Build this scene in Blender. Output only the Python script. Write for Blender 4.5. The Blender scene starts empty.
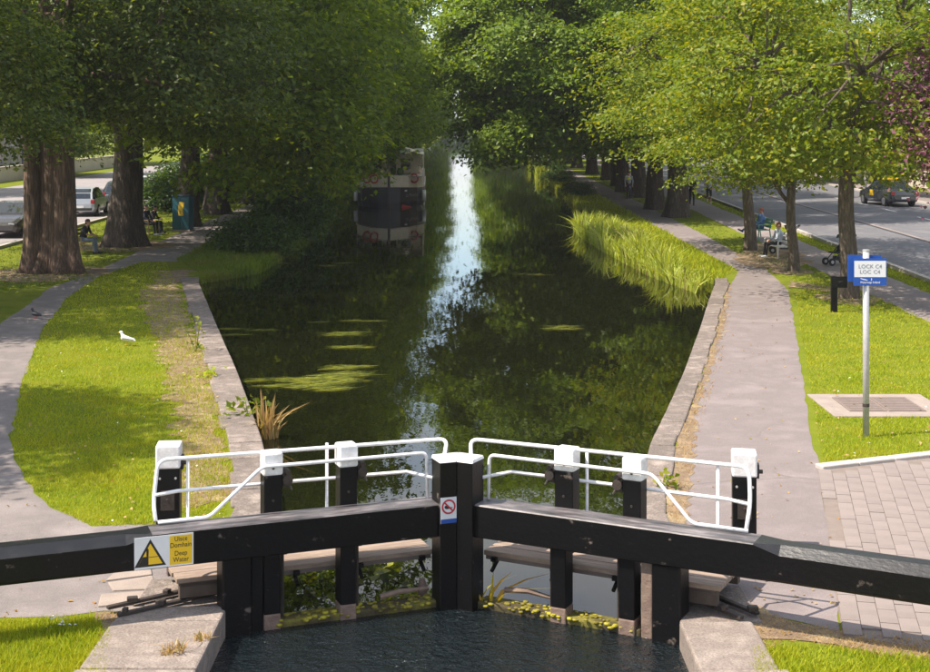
import bpy, bmesh, math, random
import numpy as np
from mathutils import Vector, Matrix

random.seed(7)
RNG = np.random.default_rng(7)
R = math.radians
SC = bpy.context.scene
COL = SC.collection

# ------------------------------------------------------------------ camera, sky, sun, exposure
H = 5.0                      # camera height above the towpath (m)
F = 1400.0                   # focal length in photo pixels (photo 930 x 672)
CX, HY = 465.0, 120.0        # principal column, horizon row
cam_d = bpy.data.cameras.new('camera')
cam = bpy.data.objects.new('camera', cam_d)
COL.objects.link(cam)
cam.location = (0, 0, H)
cam.rotation_euler = (R(90), 0, 0)
cam_d.sensor_width = 36
cam_d.lens = F / 930 * 36
cam_d.shift_y = -(336 - HY) / 930
cam_d.clip_start = 0.1
cam_d.clip_end = 3000
SC.camera = cam

SUN_EL = 54.0
SUN_DIR = Vector((0.955, 0.297, 0)).normalized()          # horizontal travel of the light
world = bpy.data.worlds.new('World')
SC.world = world
world.use_nodes = True
nt = world.node_tree
nt.nodes.clear()
wo = nt.nodes.new('ShaderNodeOutputWorld')
bg = nt.nodes.new('ShaderNodeBackground')
sky = nt.nodes.new('ShaderNodeTexSky')
sky.sky_type = 'NISHITA'
sky.sun_disc = False
sky.sun_elevation = R(SUN_EL)
sky.sun_rotation = math.atan2(-SUN_DIR.x, -SUN_DIR.y)
sky.air_density = 1.0
sky.dust_density = 0.6
bg.inputs['Strength'].default_value = 0.15
tc = nt.nodes.new('ShaderNodeTexCoord')
mp = nt.nodes.new('ShaderNodeMapping')
mp.inputs['Scale'].default_value = (1.0, 1.0, 2.2)
nz = nt.nodes.new('ShaderNodeTexNoise')
nz.inputs['Scale'].default_value = 2.6
nz.inputs['Detail'].default_value = 7
nz.inputs['Roughness'].default_value = 0.55
cr = nt.nodes.new('ShaderNodeValToRGB')
cr.color_ramp.elements[0].position = 0.36
cr.color_ramp.elements[1].position = 0.58
mx = nt.nodes.new('ShaderNodeMix')
mx.data_type = 'RGBA'
mx.inputs[7].default_value = (4.0, 4.1, 4.3, 1)
nt.links.new(tc.outputs['Generated'], mp.inputs[0])
nt.links.new(mp.outputs[0], nz.inputs[0])
nt.links.new(nz.outputs['Fac'], cr.inputs[0])
nt.links.new(cr.outputs[0], mx.inputs[0])
nt.links.new(sky.outputs[0], mx.inputs[6])
nt.links.new(mx.outputs[2], bg.inputs[0])
nt.links.new(bg.outputs[0], wo.inputs[0])

sun_d = bpy.data.lights.new('sun', 'SUN')
sun_d.energy = 4.5
sun_d.angle = R(0.53)
sun_d.color = (1.0, 0.90, 0.77)
sun = bpy.data.objects.new('sun', sun_d)
COL.objects.link(sun)
sun.location = (-40, -10, 60)
ldir = Vector((SUN_DIR.x * math.cos(R(SUN_EL)), SUN_DIR.y * math.cos(R(SUN_EL)), -math.sin(R(SUN_EL))))
sun.rotation_euler = ldir.to_track_quat('-Z', 'Y').to_euler()

vs = SC.view_settings
vs.view_transform = 'Standard'
vs.look = 'None'
vs.exposure = 0.95
vs.gamma = 1.0
vs.use_curve_mapping = False
try:
    SC.cycles.use_denoising = True
    SC.cycles.max_bounces = 8
    SC.cycles.transparent_max_bounces = 8
    SC.cycles.sample_clamp_indirect = 6
except Exception:
    pass

# ------------------------------------------------------------------ helpers
def P(x, y, z=0.0):
    """photo pixel -> point on the horizontal plane z (camera looks level, lens shifted)"""
    d = F * (H - z) / (y - HY)
    return Vector(((x - CX) / F * d, d, z))

def PD(x, y, d):
    return Vector(((x - CX) / F * d, d, H - (y - HY) / F * d))

def tag(o, label=None, cat=None, group=None, kind=None):
    if label: o['label'] = label
    if cat: o['category'] = cat
    if group: o['group'] = group
    if kind: o['kind'] = kind
    return o

def empty(name, loc=(0, 0, 0), rz=0.0, parent=None):
    o = bpy.data.objects.new(name, None)
    COL.objects.link(o)
    o.location = loc
    o.rotation_euler = (0, 0, rz)
    if parent: o.parent = parent
    return o

def link(name, me, parent=None, loc=None, bevel=0, smooth=False, seg=2):
    o = bpy.data.objects.new(name, me)
    COL.objects.link(o)
    if parent: o.parent = parent
    if loc is not None: o.location = loc
    if bevel:
        m = o.modifiers.new('bevel', 'BEVEL')
        m.width = bevel
        m.segments = seg
        m.limit_method = 'ANGLE'
        m.angle_limit = R(35)
    if smooth:
        me.polygons.foreach_set('use_smooth', [True] * len(me.polygons))
    return o

class MB:
    def __init__(s):
        s.v = []; s.f = []; s.m = []
    def add(s, vs_, fs, mi=0):
        b = len(s.v)
        s.v += [tuple(v) for v in vs_]
        s.f += [tuple(i + b for i in f) for f in fs]
        s.m += [mi] * len(fs)
        return s
    def box(s, c, d, rot=None, mi=0):
        x, y, z = d[0] / 2, d[1] / 2, d[2] / 2
        p = [Vector(q) for q in ((-x,-y,-z),(x,-y,-z),(x,y,-z),(-x,y,-z),(-x,-y,z),(x,-y,z),(x,y,z),(-x,y,z))]
        if rot is not None: p = [rot @ q for q in p]
        c = Vector(c)
        return s.add([q + c for q in p], [(0,3,2,1),(4,5,6,7),(0,1,5,4),(1,2,6,5),(2,3,7,6),(3,0,4,7)], mi)
    def box2(s, a, b, mi=0):
        return s.box([(a[i] + b[i]) / 2 for i in range(3)], [abs(b[i] - a[i]) for i in range(3)], None, mi)
    def prism(s, poly, z0, z1, mi=0, top=None):
        n = len(poly)
        t = top or poly
        vs_ = [(p[0], p[1], z0) for p in poly] + [(p[0], p[1], z1) for p in t]
        fs = [tuple(range(n - 1, -1, -1)), tuple(range(n, 2 * n))]
        fs += [(i, (i + 1) % n, n + (i + 1) % n, n + i) for i in range(n)]
        return s.add(vs_, fs, mi)
    def loft(s, rings, mi=0, cap=True):
        n = len(rings[0]); k = len(rings)
        vs_ = [q for r in rings for q in r]
        fs = []
        for a in range(k - 1):
            for i in range(n):
                j = (i + 1) % n
                fs.append((a * n + i, a * n + j, (a + 1) * n + j, (a + 1) * n + i))
        if cap:
            fs.append(tuple(range(n - 1, -1, -1)))
            fs.append(tuple(range((k - 1) * n, k * n)))
        return s.add(vs_, fs, mi)
    def tube(s, pts, r, n=8, mi=0, cap=True, prof=None):
        pts = [Vector(p) for p in pts]
        rad = r if isinstance(r, (list, tuple)) else [r] * len(pts)
        rings = []
        t0 = (pts[1] - pts[0]).normalized()
        up = Vector((0, 0, 1)) if abs(t0.z) < 0.9 else Vector((1, 0, 0))
        nrm = t0.cross(up).normalized()
        for i, p in enumerate(pts):
            if i == 0: t = (pts[1] - pts[0])
            elif i == len(pts) - 1: t = (pts[-1] - pts[-2])
            else: t = (pts[i + 1] - p).normalized() + (p - pts[i - 1]).normalized()
            t = t.normalized() if t.length > 1e-9 else t0
            nrm = (nrm - t * nrm.dot(t))
            nrm = nrm.normalized() if nrm.length > 1e-6 else t.orthogonal().normalized()
            bn = t.cross(nrm)
            rings.append([p + (nrm * math.cos(a) + bn * math.sin(a)) * rad[i] * (prof(a, i) if prof else 1)
                          for a in [2 * math.pi * k / n for k in range(n)]])
        return s.loft(rings, mi, cap)
    def taper(s, p, q, r1, r2, n=10, mi=0):
        p, q = Vector(p), Vector(q)
        t = (q - p)
        L = t.length
        t = t.normalized() if L > 1e-6 else Vector((0, 0, 1))
        pts = []; rad = []
        for a in (-80, -50, -20):
            pts.append(p + t * r1 * math.sin(R(a))); rad.append(r1 * math.cos(R(a)))
        for k in (0.0, 0.5, 1.0):
            pts.append(p.lerp(q, k) + t * 1e-4 * k); rad.append(r1 + (r2 - r1) * k)
        for a in (20, 50, 80):
            pts.append(q + t * r2 * math.sin(R(a))); rad.append(r2 * math.cos(R(a)))
        return s.tube(pts, rad, n, mi)
    def sphere(s, c, r, n=10, m=7, mi=0):
        c = Vector(c)
        rr = r if hasattr(r, '__len__') else (r, r, r)
        rings = []
        for i in range(1, m):
            th = math.pi * i / m
            rings.append([(c.x + rr[0] * math.sin(th) * math.cos(2 * math.pi * k / n), c.y + rr[1] * math.sin(th) * math.sin(2 * math.pi * k / n),
                           c.z - rr[2] * math.cos(th)) for k in range(n)])
        return s.loft(rings, mi)
    def mesh(s, name, mats):
        me = bpy.data.meshes.new(name)
        me.from_pydata(s.v, [], s.f)
        for m in (mats if isinstance(mats, (list, tuple)) else [mats]): me.materials.append(m)
        if any(s.m): me.polygons.foreach_set('material_index', s.m)
        me.update()
        return me
    def build(s, name, mats, parent=None, bevel=0, smooth=False, loc=None, seg=2):
        return link(name, s.mesh(name, mats), parent, loc, bevel, smooth, seg)

def tri_mesh(name, verts, faces_flat, k, mat):
    """fast mesh from numpy: verts (n,3), faces (m,k)"""
    me = bpy.data.meshes.new(name)
    nf = len(faces_flat)
    me.vertices.add(len(verts)); me.vertices.foreach_set('co', np.asarray(verts, dtype=np.float32).ravel())
    me.loops.add(nf * k); me.loops.foreach_set('vertex_index', np.asarray(faces_flat, dtype=np.int32).ravel())
    me.polygons.add(nf)
    me.polygons.foreach_set('loop_start', np.arange(0, nf * k, k, dtype=np.int32))
    try: me.polygons.foreach_set('loop_total', np.full(nf, k, dtype=np.int32))
    except Exception: pass
    me.materials.append(mat)
    me.update(calc_edges=True)
    return me

def round_path(pts, rad=0.06, k=5):
    pts = [Vector(p) for p in pts]
    out = [pts[0]]
    for i in range(1, len(pts) - 1):
        a, b, c = pts[i - 1], pts[i], pts[i + 1]
        r1 = min(rad, (a - b).length * .45); r2 = min(rad, (c - b).length * .45)
        p0 = b + (a - b).normalized() * r1; p2 = b + (c - b).normalized() * r2
        for j in range(k + 1):
            t = j / k
            out.append(p0 * (1 - t) ** 2 + b * 2 * t * (1 - t) + p2 * t * t)
    out.append(pts[-1])
    return out

# ------------------------------------------------------------------ materials
def ramp(n, stops):
    e = n.color_ramp.elements
    while len(e) < len(stops): e.new(0.5)
    for i, (p, c) in enumerate(stops):
        e[i].position = p; e[i].color = (c[0], c[1], c[2], 1)

def material(name, c1, c2=None, scale=4.0, rough=0.7, bump=0.0, bscale=None, detail=6, metal=0.0, c3=None, stretch=None,
             spec=0.5, lo=0.35, hi=0.65, fine=None, coat=0.0, island=0.0, bdist=0.02, cracks=0.0):
    m = bpy.data.materials.new(name)
    m.use_nodes = True
    t = m.node_tree; N = t.nodes; L = t.links
    b = N['Principled BSDF']
    b.inputs['Roughness'].default_value = rough
    b.inputs['Metallic'].default_value = metal
    b.inputs['Specular IOR Level'].default_value = spec
    b.inputs['Coat Weight'].default_value = coat
    tcn = N.new('ShaderNodeTexCoord')
    mpn = N.new('ShaderNodeMapping')
    if stretch: mpn.inputs['Scale'].default_value = stretch
    L.new(tcn.outputs['Object'], mpn.inputs[0])
    n1 = N.new('ShaderNodeTexNoise')
    n1.inputs['Scale'].default_value = scale
    n1.inputs['Detail'].default_value = detail
    n1.inputs['Roughness'].default_value = 0.6
    L.new(mpn.outputs[0], n1.inputs[0])
    r = N.new('ShaderNodeValToRGB')
    c2 = c2 or tuple(x * 0.8 for x in c1)
    st = [(lo, c1), (hi, c2)] if c3 is None else [(lo, c1), ((lo + hi) / 2, c2), (hi, c3)]
    ramp(r, st)
    L.new(n1.outputs['Fac'], r.inputs[0])
    col = r.outputs[0]
    if fine:                       # (scale, amount) : fine speckle on top
        n2 = N.new('ShaderNodeTexNoise')
        n2.inputs['Scale'].default_value = fine[0]; n2.inputs['Detail'].default_value = 3
        L.new(mpn.outputs[0], n2.inputs[0])
        mr = N.new('ShaderNodeMapRange')
        mr.inputs[1].default_value = 0.3; mr.inputs[2].default_value = 0.7
        mr.inputs[3].default_value = 1 - fine[1]; mr.inputs[4].default_value = 1 + fine[1]
        L.new(n2.outputs['Fac'], mr.inputs[0])
        mm = N.new('ShaderNodeMix'); mm.data_type = 'RGBA'; mm.blend_type = 'MULTIPLY'
        mm.inputs[0].default_value = 1
        L.new(col, mm.inputs[6]); L.new(mr.outputs[0], mm.inputs[7])
        col = mm.outputs[2]
    if island:
        g = N.new('ShaderNodeObjectInfo')
        mr = N.new('ShaderNodeMapRange')
        mr.inputs[3].default_value = 1 - island; mr.inputs[4].default_value = 1 + island
        L.new(g.outputs['Random'], mr.inputs[0])
        mm = N.new('ShaderNodeMix'); mm.data_type = 'RGBA'; mm.blend_type = 'MULTIPLY'
        mm.inputs[0].default_value = 1
        L.new(col, mm.inputs[6]); L.new(mr.outputs[0], mm.inputs[7])
        col = mm.outputs[2]
    if cracks:
        nw = N.new('ShaderNodeTexNoise'); nw.inputs['Scale'].default_value = 1.1; nw.inputs['Detail'].default_value = 5
        L.new(mpn.outputs[0], nw.inputs[0])
        av = N.new('ShaderNodeMix'); av.data_type = 'RGBA'; av.inputs[0].default_value = .35
        L.new(mpn.outputs[0], av.inputs[6]); L.new(nw.outputs['Color'], av.inputs[7])
        vo = N.new('ShaderNodeTexVoronoi'); vo.feature = 'DISTANCE_TO_EDGE'; vo.inputs['Scale'].default_value = .55
        L.new(av.outputs[2], vo.inputs[0])
        m1 = N.new('ShaderNodeMapRange'); m1.inputs[1].default_value = .0; m1.inputs[2].default_value = .012; m1.inputs[3].default_value = 1; m1.inputs[4].default_value = 0
        L.new(vo.outputs['Distance'], m1.inputs[0])
        nk = N.new('ShaderNodeTexNoise'); nk.inputs['Scale'].default_value = .45; L.new(mpn.outputs[0], nk.inputs[0])
        m2 = N.new('ShaderNodeMapRange'); m2.inputs[1].default_value = .5; m2.inputs[2].default_value = .62; L.new(nk.outputs['Fac'], m2.inputs[0])
        mu = N.new('ShaderNodeMath'); mu.operation = 'MULTIPLY'; L.new(m1.outputs[0], mu.inputs[0]); L.new(m2.outputs[0], mu.inputs[1])
        mu2 = N.new('ShaderNodeMath'); mu2.operation = 'MULTIPLY'; L.new(mu.outputs[0], mu2.inputs[0]); mu2.inputs[1].default_value = cracks
        mm = N.new('ShaderNodeMix'); mm.data_type = 'RGBA'; L.new(mu2.outputs[0], mm.inputs[0]); L.new(col, mm.inputs[6]); mm.inputs[7].default_value = (.07, .06, .055, 1)
        col = mm.outputs[2]
    L.new(col, b.inputs['Base Color'])
    if bump:
        n3 = N.new('ShaderNodeTexNoise')
        n3.inputs['Scale'].default_value = bscale or scale * 5
        n3.inputs['Detail'].default_value = 5
        L.new(mpn.outputs[0], n3.inputs[0])
        bp = N.new('ShaderNodeBump')
        bp.inputs['Strength'].default_value = bump
        bp.inputs['Distance'].default_value = bdist
        L.new(n3.outputs['Fac'], bp.inputs['Height'])
        L.new(bp.outputs[0], b.inputs['Normal'])
    return m

def leaf_material(name, cols, transl=0.4, patch=None, rough=0.45, pscale=0.5):
    """per-leaf colour from Random Per Island, plus a slow patch noise in the crown"""
    m = bpy.data.materials.new(name)
    m.use_nodes = True
    t = m.node_tree; N = t.nodes; L = t.links
    b = N['Principled BSDF']
    out = N['Material Output']
    g = N.new('ShaderNodeNewGeometry')
    r = N.new('ShaderNodeValToRGB')
    ramp(r, [(i / (len(cols) - 1) if len(cols) > 1 else 0, c) for i, c in enumerate(cols)])
    L.new(g.outputs['Random Per Island'], r.inputs[0])
    col = r.outputs[0]
    if patch:
        tcn = N.new('ShaderNodeTexCoord')
        n1 = N.new('ShaderNodeTexNoise'); n1.inputs['Scale'].default_value = pscale; n1.inputs['Detail'].default_value = 3
        L.new(tcn.outputs['Object'], n1.inputs[0])
        mr = N.new('ShaderNodeMapRange'); mr.inputs[1].default_value = 0.42; mr.inputs[2].default_value = 0.66
        L.new(n1.outputs['Fac'], mr.inputs[0])
        mm = N.new('ShaderNodeMix'); mm.data_type = 'RGBA'
        L.new(mr.outputs[0], mm.inputs[0]); L.new(col, mm.inputs[6]); mm.inputs[7].default_value = (*patch, 1)
        col = mm.outputs[2]
    L.new(col, b.inputs['Base Color'])
    b.inputs['Roughness'].default_value = rough
    b.inputs['Specular IOR Level'].default_value = 0.35
    tr = N.new('ShaderNodeBsdfTranslucent')
    hs = N.new('ShaderNodeHueSaturation'); hs.inputs['Value'].default_value = 1.25; hs.inputs['Saturation'].default_value = 1.15
    hs.inputs['Hue'].default_value = 0.488
    L.new(col, hs.inputs['Color']); L.new(hs.outputs[0], tr.inputs[0])
    ms = N.new('ShaderNodeMixShader'); ms.inputs[0].default_value = transl
    L.new(b.outputs[0], ms.inputs[1]); L.new(tr.outputs[0], ms.inputs[2]); L.new(ms.outputs[0], out.inputs[0])
    return m

def water_material(name, col, bump, scale, stretch, rough=0.02, bump2=0.0, scale2=30, dist=.05):
    m = bpy.data.materials.new(name)
    m.use_nodes = True
    t = m.node_tree; N = t.nodes; L = t.links
    b = N['Principled BSDF']
    b.inputs['Base Color'].default_value = (*col, 1)
    b.inputs['Roughness'].default_value = rough
    b.inputs['IOR'].default_value = 1.33
    b.inputs['Specular IOR Level'].default_value = 0.5
    tcn = N.new('ShaderNodeTexCoord'); mpn = N.new('ShaderNodeMapping'); mpn.inputs['Scale'].default_value = stretch
    L.new(tcn.outputs['Object'], mpn.inputs[0])
    n1 = N.new('ShaderNodeTexNoise'); n1.inputs['Scale'].default_value = scale; n1.inputs['Detail'].default_value = 3
    L.new(mpn.outputs[0], n1.inputs[0])
    bp = N.new('ShaderNodeBump'); bp.inputs['Strength'].default_value = bump; bp.inputs['Distance'].default_value = dist
    L.new(n1.outputs['Fac'], bp.inputs['Height'])
    nrm = bp.outputs[0]
    if bump2:
        n2 = N.new('ShaderNodeTexNoise'); n2.inputs['Scale'].default_value = scale2; n2.inputs['Detail'].default_value = 2
        L.new(mpn.outputs[0], n2.inputs[0])
        bp2 = N.new('ShaderNodeBump'); bp2.inputs['Strength'].default_value = bump2; bp2.inputs['Distance'].default_value = dist * .6
        L.new(n2.outputs['Fac'], bp2.inputs['Height']); L.new(nrm, bp2.inputs['Normal'])
        nrm = bp2.outputs[0]
    L.new(nrm, b.inputs['Normal'])
    return m

M = {}
M['ground'] = material('grass_soil', (.105, .145, .008), (.155, .18, .014), 1.3, .95, .6, 60, spec=.1, c3=(.21, .18, .045), lo=.3, hi=.8, fine=(90, .35))
M['asphalt'] = material('pale_asphalt', (.220, .182, .176), (.184, .152, .147), .9, .9, .25, 120, fine=(110, .22), c3=(.240, .199, .192), cracks=.45)
M['asphalt_l'] = material('worn_asphalt', (.225, .193, .183), (.17, .147, .14), .8, .9, .25, 120, fine=(100, .24), c3=(.245, .21, .20), cracks=.6)
M['road'] = material('road_asphalt', (.15, .145, .155), (.12, .118, .128), .5, .85, .2, 60, fine=(70, .15), c3=(.18, .172, .178))
M['pavement'] = material('footpath_concrete', (.26, .215, .205), (.21, .175, .168), .7, .9, .2, 60, fine=(80, .14))
M['dirt'] = material('dry_dirt', (.27, .19, .11), (.17, .115, .07), 2.2, .95, .6, 40, c3=(.33, .25, .14), fine=(60, .3))
M['stone'] = material('coping_stone', (.255, .205, .178), (.15, .122, .105), 2.4, .88, .7, 30, c3=(.30, .245, .21), fine=(45, .32), island=.18, lo=.32, hi=.7)
M['stone_l'] = material('lock_stone', (.31, .255, .22), (.215, .175, .15), 2.2, .88, .6, 30, c3=(.345, .285, .245), fine=(50, .26), island=.1, lo=.34, hi=.68)
M['wallstone'] = material('wall_stone', (.14, .125, .1), (.08, .075, .055), 2.5, .9, .6, 18, c3=(.10, .11, .045))
M['paver'] = material('block_paver', (.255, .208, .19), (.22, .18, .163), 3, .9, .25, 90, fine=(120, .15), island=.06)
M['bedding'] = material('paver_bedding', (.215, .172, .148), (.18, .145, .125), 6, .95)
M['slab'] = material('concrete_slab', (.33, .27, .23), (.27, .22, .19), 3, .9, .3, 60, fine=(80, .14))
M['kerb'] = material('kerb_stone', (.46, .42, .38), (.38, .34, .31), 3, .85, .2, 60, fine=(80, .12))
M['black'] = material('black_paint', (.0035, .0032, .004), (.005, .0045, .005), 9, .42, .16, 25, c3=(.13, .105, .09), lo=.57, hi=.72, stretch=(.6, 1, .8), fine=(60, .4), spec=.22, detail=9)
M['black_top'] = material('worn_sheen_black_timber', (.03, .028, .03), (.10, .09, .094), 6, .45, .3, 40, c3=(.27, .24, .24), lo=.34, hi=.72, stretch=(.35, 1.6, 1), detail=9)  # grey wear, with the sky sheen on the beam top put into the paler tones
M['black_gloss'] = material('glossy_black_timber', (.008, .008, .010), (.02, .019, .021), 7, .27, .12, 40, c3=(.10, .09, .09), lo=.5, hi=.85, stretch=(.35, 1, 1), spec=.6)
M['white'] = material('white_paint', (.80, .79, .80), (.62, .60, .60), 7, .5, .15, 40, c3=(.42, .38, .35), lo=.42, hi=.85, fine=(40, .06), detail=9)
M['rail'] = material('white_rail_paint', (.80, .79, .81), (.66, .64, .65), 16, .45, .15, 60, c3=(.30, .22, .18), lo=.5, hi=.80, detail=8)
M['iron'] = material('dark_iron', (.035, .03, .028), (.07, .052, .042), 9, .6, .3, 60, metal=.4)
M['timber'] = material('grey_plank', (.32, .24, .185), (.24, .175, .135), 5, .8, .3, 50, c3=(.37, .285, .225), stretch=(.25, 2, 1), fine=(60, .12))
M['bearer'] = material('bearer_wood', (.10, .075, .06), (.07, .05, .04), 6, .85)
M['rawwood'] = material('bare_wood', (.24, .17, .13), (.15, .10, .08), 8, .85, .4, 40)
M['moss'] = material('moss', (.12, .10, .018), (.22, .19, .02), 5, .95, .8, 60, c3=(.42, .37, .03))
M['mossboard'] = material('mossy_board', (.035, .026, .016), (.07, .055, .018), 4, .8, .6, 40, c3=(.16, .14, .02))
M['yellow'] = material('sign_yellow', (.78, .50, .015), (.74, .47, .015), 4, .5)
M['signwhite'] = material('sign_white', (.72, .73, .76), (.66, .67, .70), 4, .5)
M['signblack'] = material('sign_black', (.015, .014, .013), None, 4, .5)
M['signred'] = material('sign_red', (.55, .02, .04), None, 4, .5)
M['signblue'] = material('sign_blue', (.01, .075, .36), (.01, .065, .32), 4, .45)
M['signink'] = material('sign_grey_ink', (.22, .23, .26), None, 4, .6)
M['galv'] = material('galvanised_pole', (.50, .49, .49), (.40, .39, .39), 12, .5, .1, 60, metal=.25)
M['bark'] = material('bark', (.085, .062, .045), (.045, .033, .025), 3.5, .95, .9, 11, c3=(.12, .092, .07), stretch=(2.2, 2.2, .35), fine=(16, .3), bdist=.09)
M['bark_red'] = material('ridged_bark', (.165, .108, .075), (.07, .046, .033), 3.0, .95, 1.0, 9, c3=(.25, .16, .11), stretch=(2.6, 2.6, .25), fine=(20, .3), bdist=.09)
M['bark_pale'] = material('maple_bark', (.16, .125, .095), (.10, .078, .058), 4, .95, .8, 14, c3=(.21, .17, .13), stretch=(2, 2, .4), fine=(22, .25), bdist=.09)
M['leaf_l'] = leaf_material('plane_leaf', [(.042, .085, .007), (.085, .15, .011), (.16, .235, .018), (.33, .38, .045)], .60, (.155, .225, .015), pscale=.9)
M['leaf_r'] = leaf_material('chestnut_leaf', [(.058, .112, .009), (.095, .165, .014), (.155, .235, .022), (.27, .34, .05)], .50, (.19, .28, .024), pscale=.9)
M['leaf_d'] = leaf_material('fine_dark_leaf', [(.038, .066, .010), (.075, .115, .018), (.18, .215, .04)], .56)
M['leaf_m'] = leaf_material('maple_leaf', [(.10, .16, .010), (.16, .225, .012), (.25, .285, .015), (.37, .33, .03)], .48, (.13, .20, .012), pscale=.9)
M['leaf_p'] = leaf_material('plum_leaf', [(.09, .03, .05), (.16, .055, .09), (.24, .10, .15), (.30, .16, .20)], .3)
M['leaf_b'] = leaf_material('shrub_leaf', [(.035, .075, .012), (.06, .115, .018), (.10, .16, .03)], .35)
M['grass'] = leaf_material('grass_blade', [(.17, .25, .003), (.25, .335, .004), (.34, .40, .007), (.44, .41, .03)], .38, (.38, .385, .012), .75, pscale=.9)
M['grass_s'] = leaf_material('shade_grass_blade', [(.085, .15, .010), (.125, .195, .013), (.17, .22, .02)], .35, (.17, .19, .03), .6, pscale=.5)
M['drygrass'] = leaf_material('dry_grass_blade', [(.42, .27, .10), (.50, .36, .15), (.36, .20, .08), (.30, .27, .06)], .3)
M['reed'] = leaf_material('reed_blade', [(.20, .14, .05), (.26, .34, .03), (.34, .43, .05), (.42, .50, .07), (.50, .55, .11), (.62, .58, .22)], .45, (.36, .40, .04), pscale=.8)
M['weed'] = leaf_material('water_weed', [(.05, .065, .012), (.12, .15, .016), (.24, .26, .02), (.40, .39, .05)], .3)
M['yleaf'] = leaf_material('yellow_leaf', [(.55, .42, .02), (.45, .38, .03), (.5, .3, .05)], .3)
M['water'] = water_material('canal_water', (.006, .0068, .002), .06, 1.0, (1.0, .4, 1), .008, .022, 8)
M['chamber'] = water_material('chamber_water', (.006, .010, .012), 1.0, 8.0, (1, 1, 1), .05, .9, 24, dist=.10)
M['glass'] = material('dark_glass', (.02, .025, .03), None, 2, .06, spec=.8)
M['tyre'] = material('tyre_rubber', (.015, .015, .015), None, 4, .8)
M['rim'] = material('wheel_rim', (.45, .45, .47), None, 4, .35, metal=.7)
M['redlight'] = material('tail_lamp', (.35, .015, .02), None, 4, .2)
M['brick'] = material('house_brick', (.26, .13, .09), (.20, .10, .07), 3, .9, .2, 40)
M['render'] = material('house_render', (.55, .48, .42), (.48, .42, .37), 1, .9)
M['slate'] = material('roof_slate', (.10, .10, .12), (.07, .07, .085), 3, .7)
M['benchwhite'] = material('white_bench', (.72, .71, .70), (.6, .59, .58), 6, .5)
M['benchgreen'] = material('green_bench', (.12, .30, .20), (.10, .25, .17), 6, .5)
M['benchtan'] = material('tan_bench', (.36, .26, .13), (.28, .19, .09), 6, .6)
M['teal'] = material('teal_paint', (.008, .10, .13), (.008, .08, .105), 3, .5)
M['skin'] = material('skin', (.52, .30, .22), (.46, .26, .19), 8, .55)
def flat(name, c, rough=.8): return material(name, c, tuple(x * .85 for x in c), 10, rough)

# ------------------------------------------------------------------ setting: ground, water, paths, roads
SHORE_L = [(-2.45, -30), (-2.45, 18.0), (-2.62, 19.0), (-3.2, 21.9), (-4.5, 27.6), (-6.0, 33.8), (-8.2, 43), (-8.5, 44.6), (-7.3, 47.6),
           (-6.9, 60), (-7.4, 85), (-7.3, 130), (-7.0, 180), (-7.0, 430)]
SHORE_R = [(2.15, -30), (2.15, 17.6), (2.3, 18.6), (2.9, 21.7), (3.5, 24.1), (4.37, 27.8), (5.6, 33.3), (6.8, 38.9), (7.7, 42.9), (7.9, 44.2),
           (7.5, 48), (7.2, 60), (7.0, 80), (7.2, 130), (7.0, 180), (7.0, 430)]
def shore_x(line, y):
    return float(np.interp(y, [p[1] for p in line], [p[0] for p in line]))

WATER_Z, CHAMBER_Z = -0.20, -0.225
ys = sorted(set([p[1] for p in SHORE_L] + [p[1] for p in SHORE_R]))
g = MB()
for a, b in zip(ys[:-1], ys[1:]):
    for line, far, sgn in ((SHORE_L, -900, 1), (SHORE_R, 900, -1)):
        xa, xb = shore_x(line, a), shore_x(line, b)
        nat = a > 43.5
        if not nat: xa -= sgn * .06; xb -= sgn * .06
        q = [(far, a, 0), (xa, a, 0), (xb, b, 0), (far, b, 0)]
        k = .28 if nat else 0.0
        s = [(xa, a, 0), (xa + sgn * k, a, -1.2), (xb + sgn * k, b, -1.2), (xb, b, 0)]
        if sgn < 0: q.reverse(); s.reverse()
        g.add(q, [(0, 1, 2, 3)]); g.add(s, [(0, 1, 2, 3)])
g.add([(-900, 430, 0), (900, 430, 0), (900, 1800, 0), (-900, 1800, 0)], [(0, 1, 2, 3)])
g.add([(-900, -300, 0), (900, -300, 0), (900, -30, 0), (-900, -30, 0)], [(0, 1, 2, 3)])
tag(g.build('ground', M['ground']), 'grassy ground on both banks of the canal', 'ground', kind='structure')

w = MB()
w.add([(-12, 14.2, WATER_Z), (12, 14.2, WATER_Z), (12, 430.5, WATER_Z), (-12, 430.5, WATER_Z)], [(0, 1, 2, 3)])
w.v[0] = (-2.9, 14.2, WATER_Z); w.v[1] = (2.9, 13.9, WATER_Z)
w.v = []; w.f = []; w.m = []
MIT = (-0.076, 15.2)            # mitre of the gates, plan
w.add([(-2.46, 14.30, WATER_Z), (MIT[0], MIT[1] + .02, WATER_Z), (2.16, 14.08, WATER_Z), (12, 44, WATER_Z), (12, 430.5, WATER_Z), (-12, 430.5, WATER_Z), (-12, 44, WATER_Z)],
      [(0, 1, 6), (1, 3, 6), (1, 2, 3), (6, 3, 4, 5)])
tag(w.build('canal_water', M['water']), 'dark green still canal water between the tree lines', 'water', kind='structure')
w = MB()
w.add([(-2.46, -30, CHAMBER_Z), (2.16, -30, CHAMBER_Z), (2.16, 14.3, CHAMBER_Z), (MIT[0], 15.3, CHAMBER_Z), (-2.46, 14.45, CHAMBER_Z)], [(0, 1, 2, 3, 4)])
tag(w.build('lock_chamber_water', M['chamber']), 'rippled dark water in the lock chamber before the gates', 'water', kind='structure')

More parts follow.
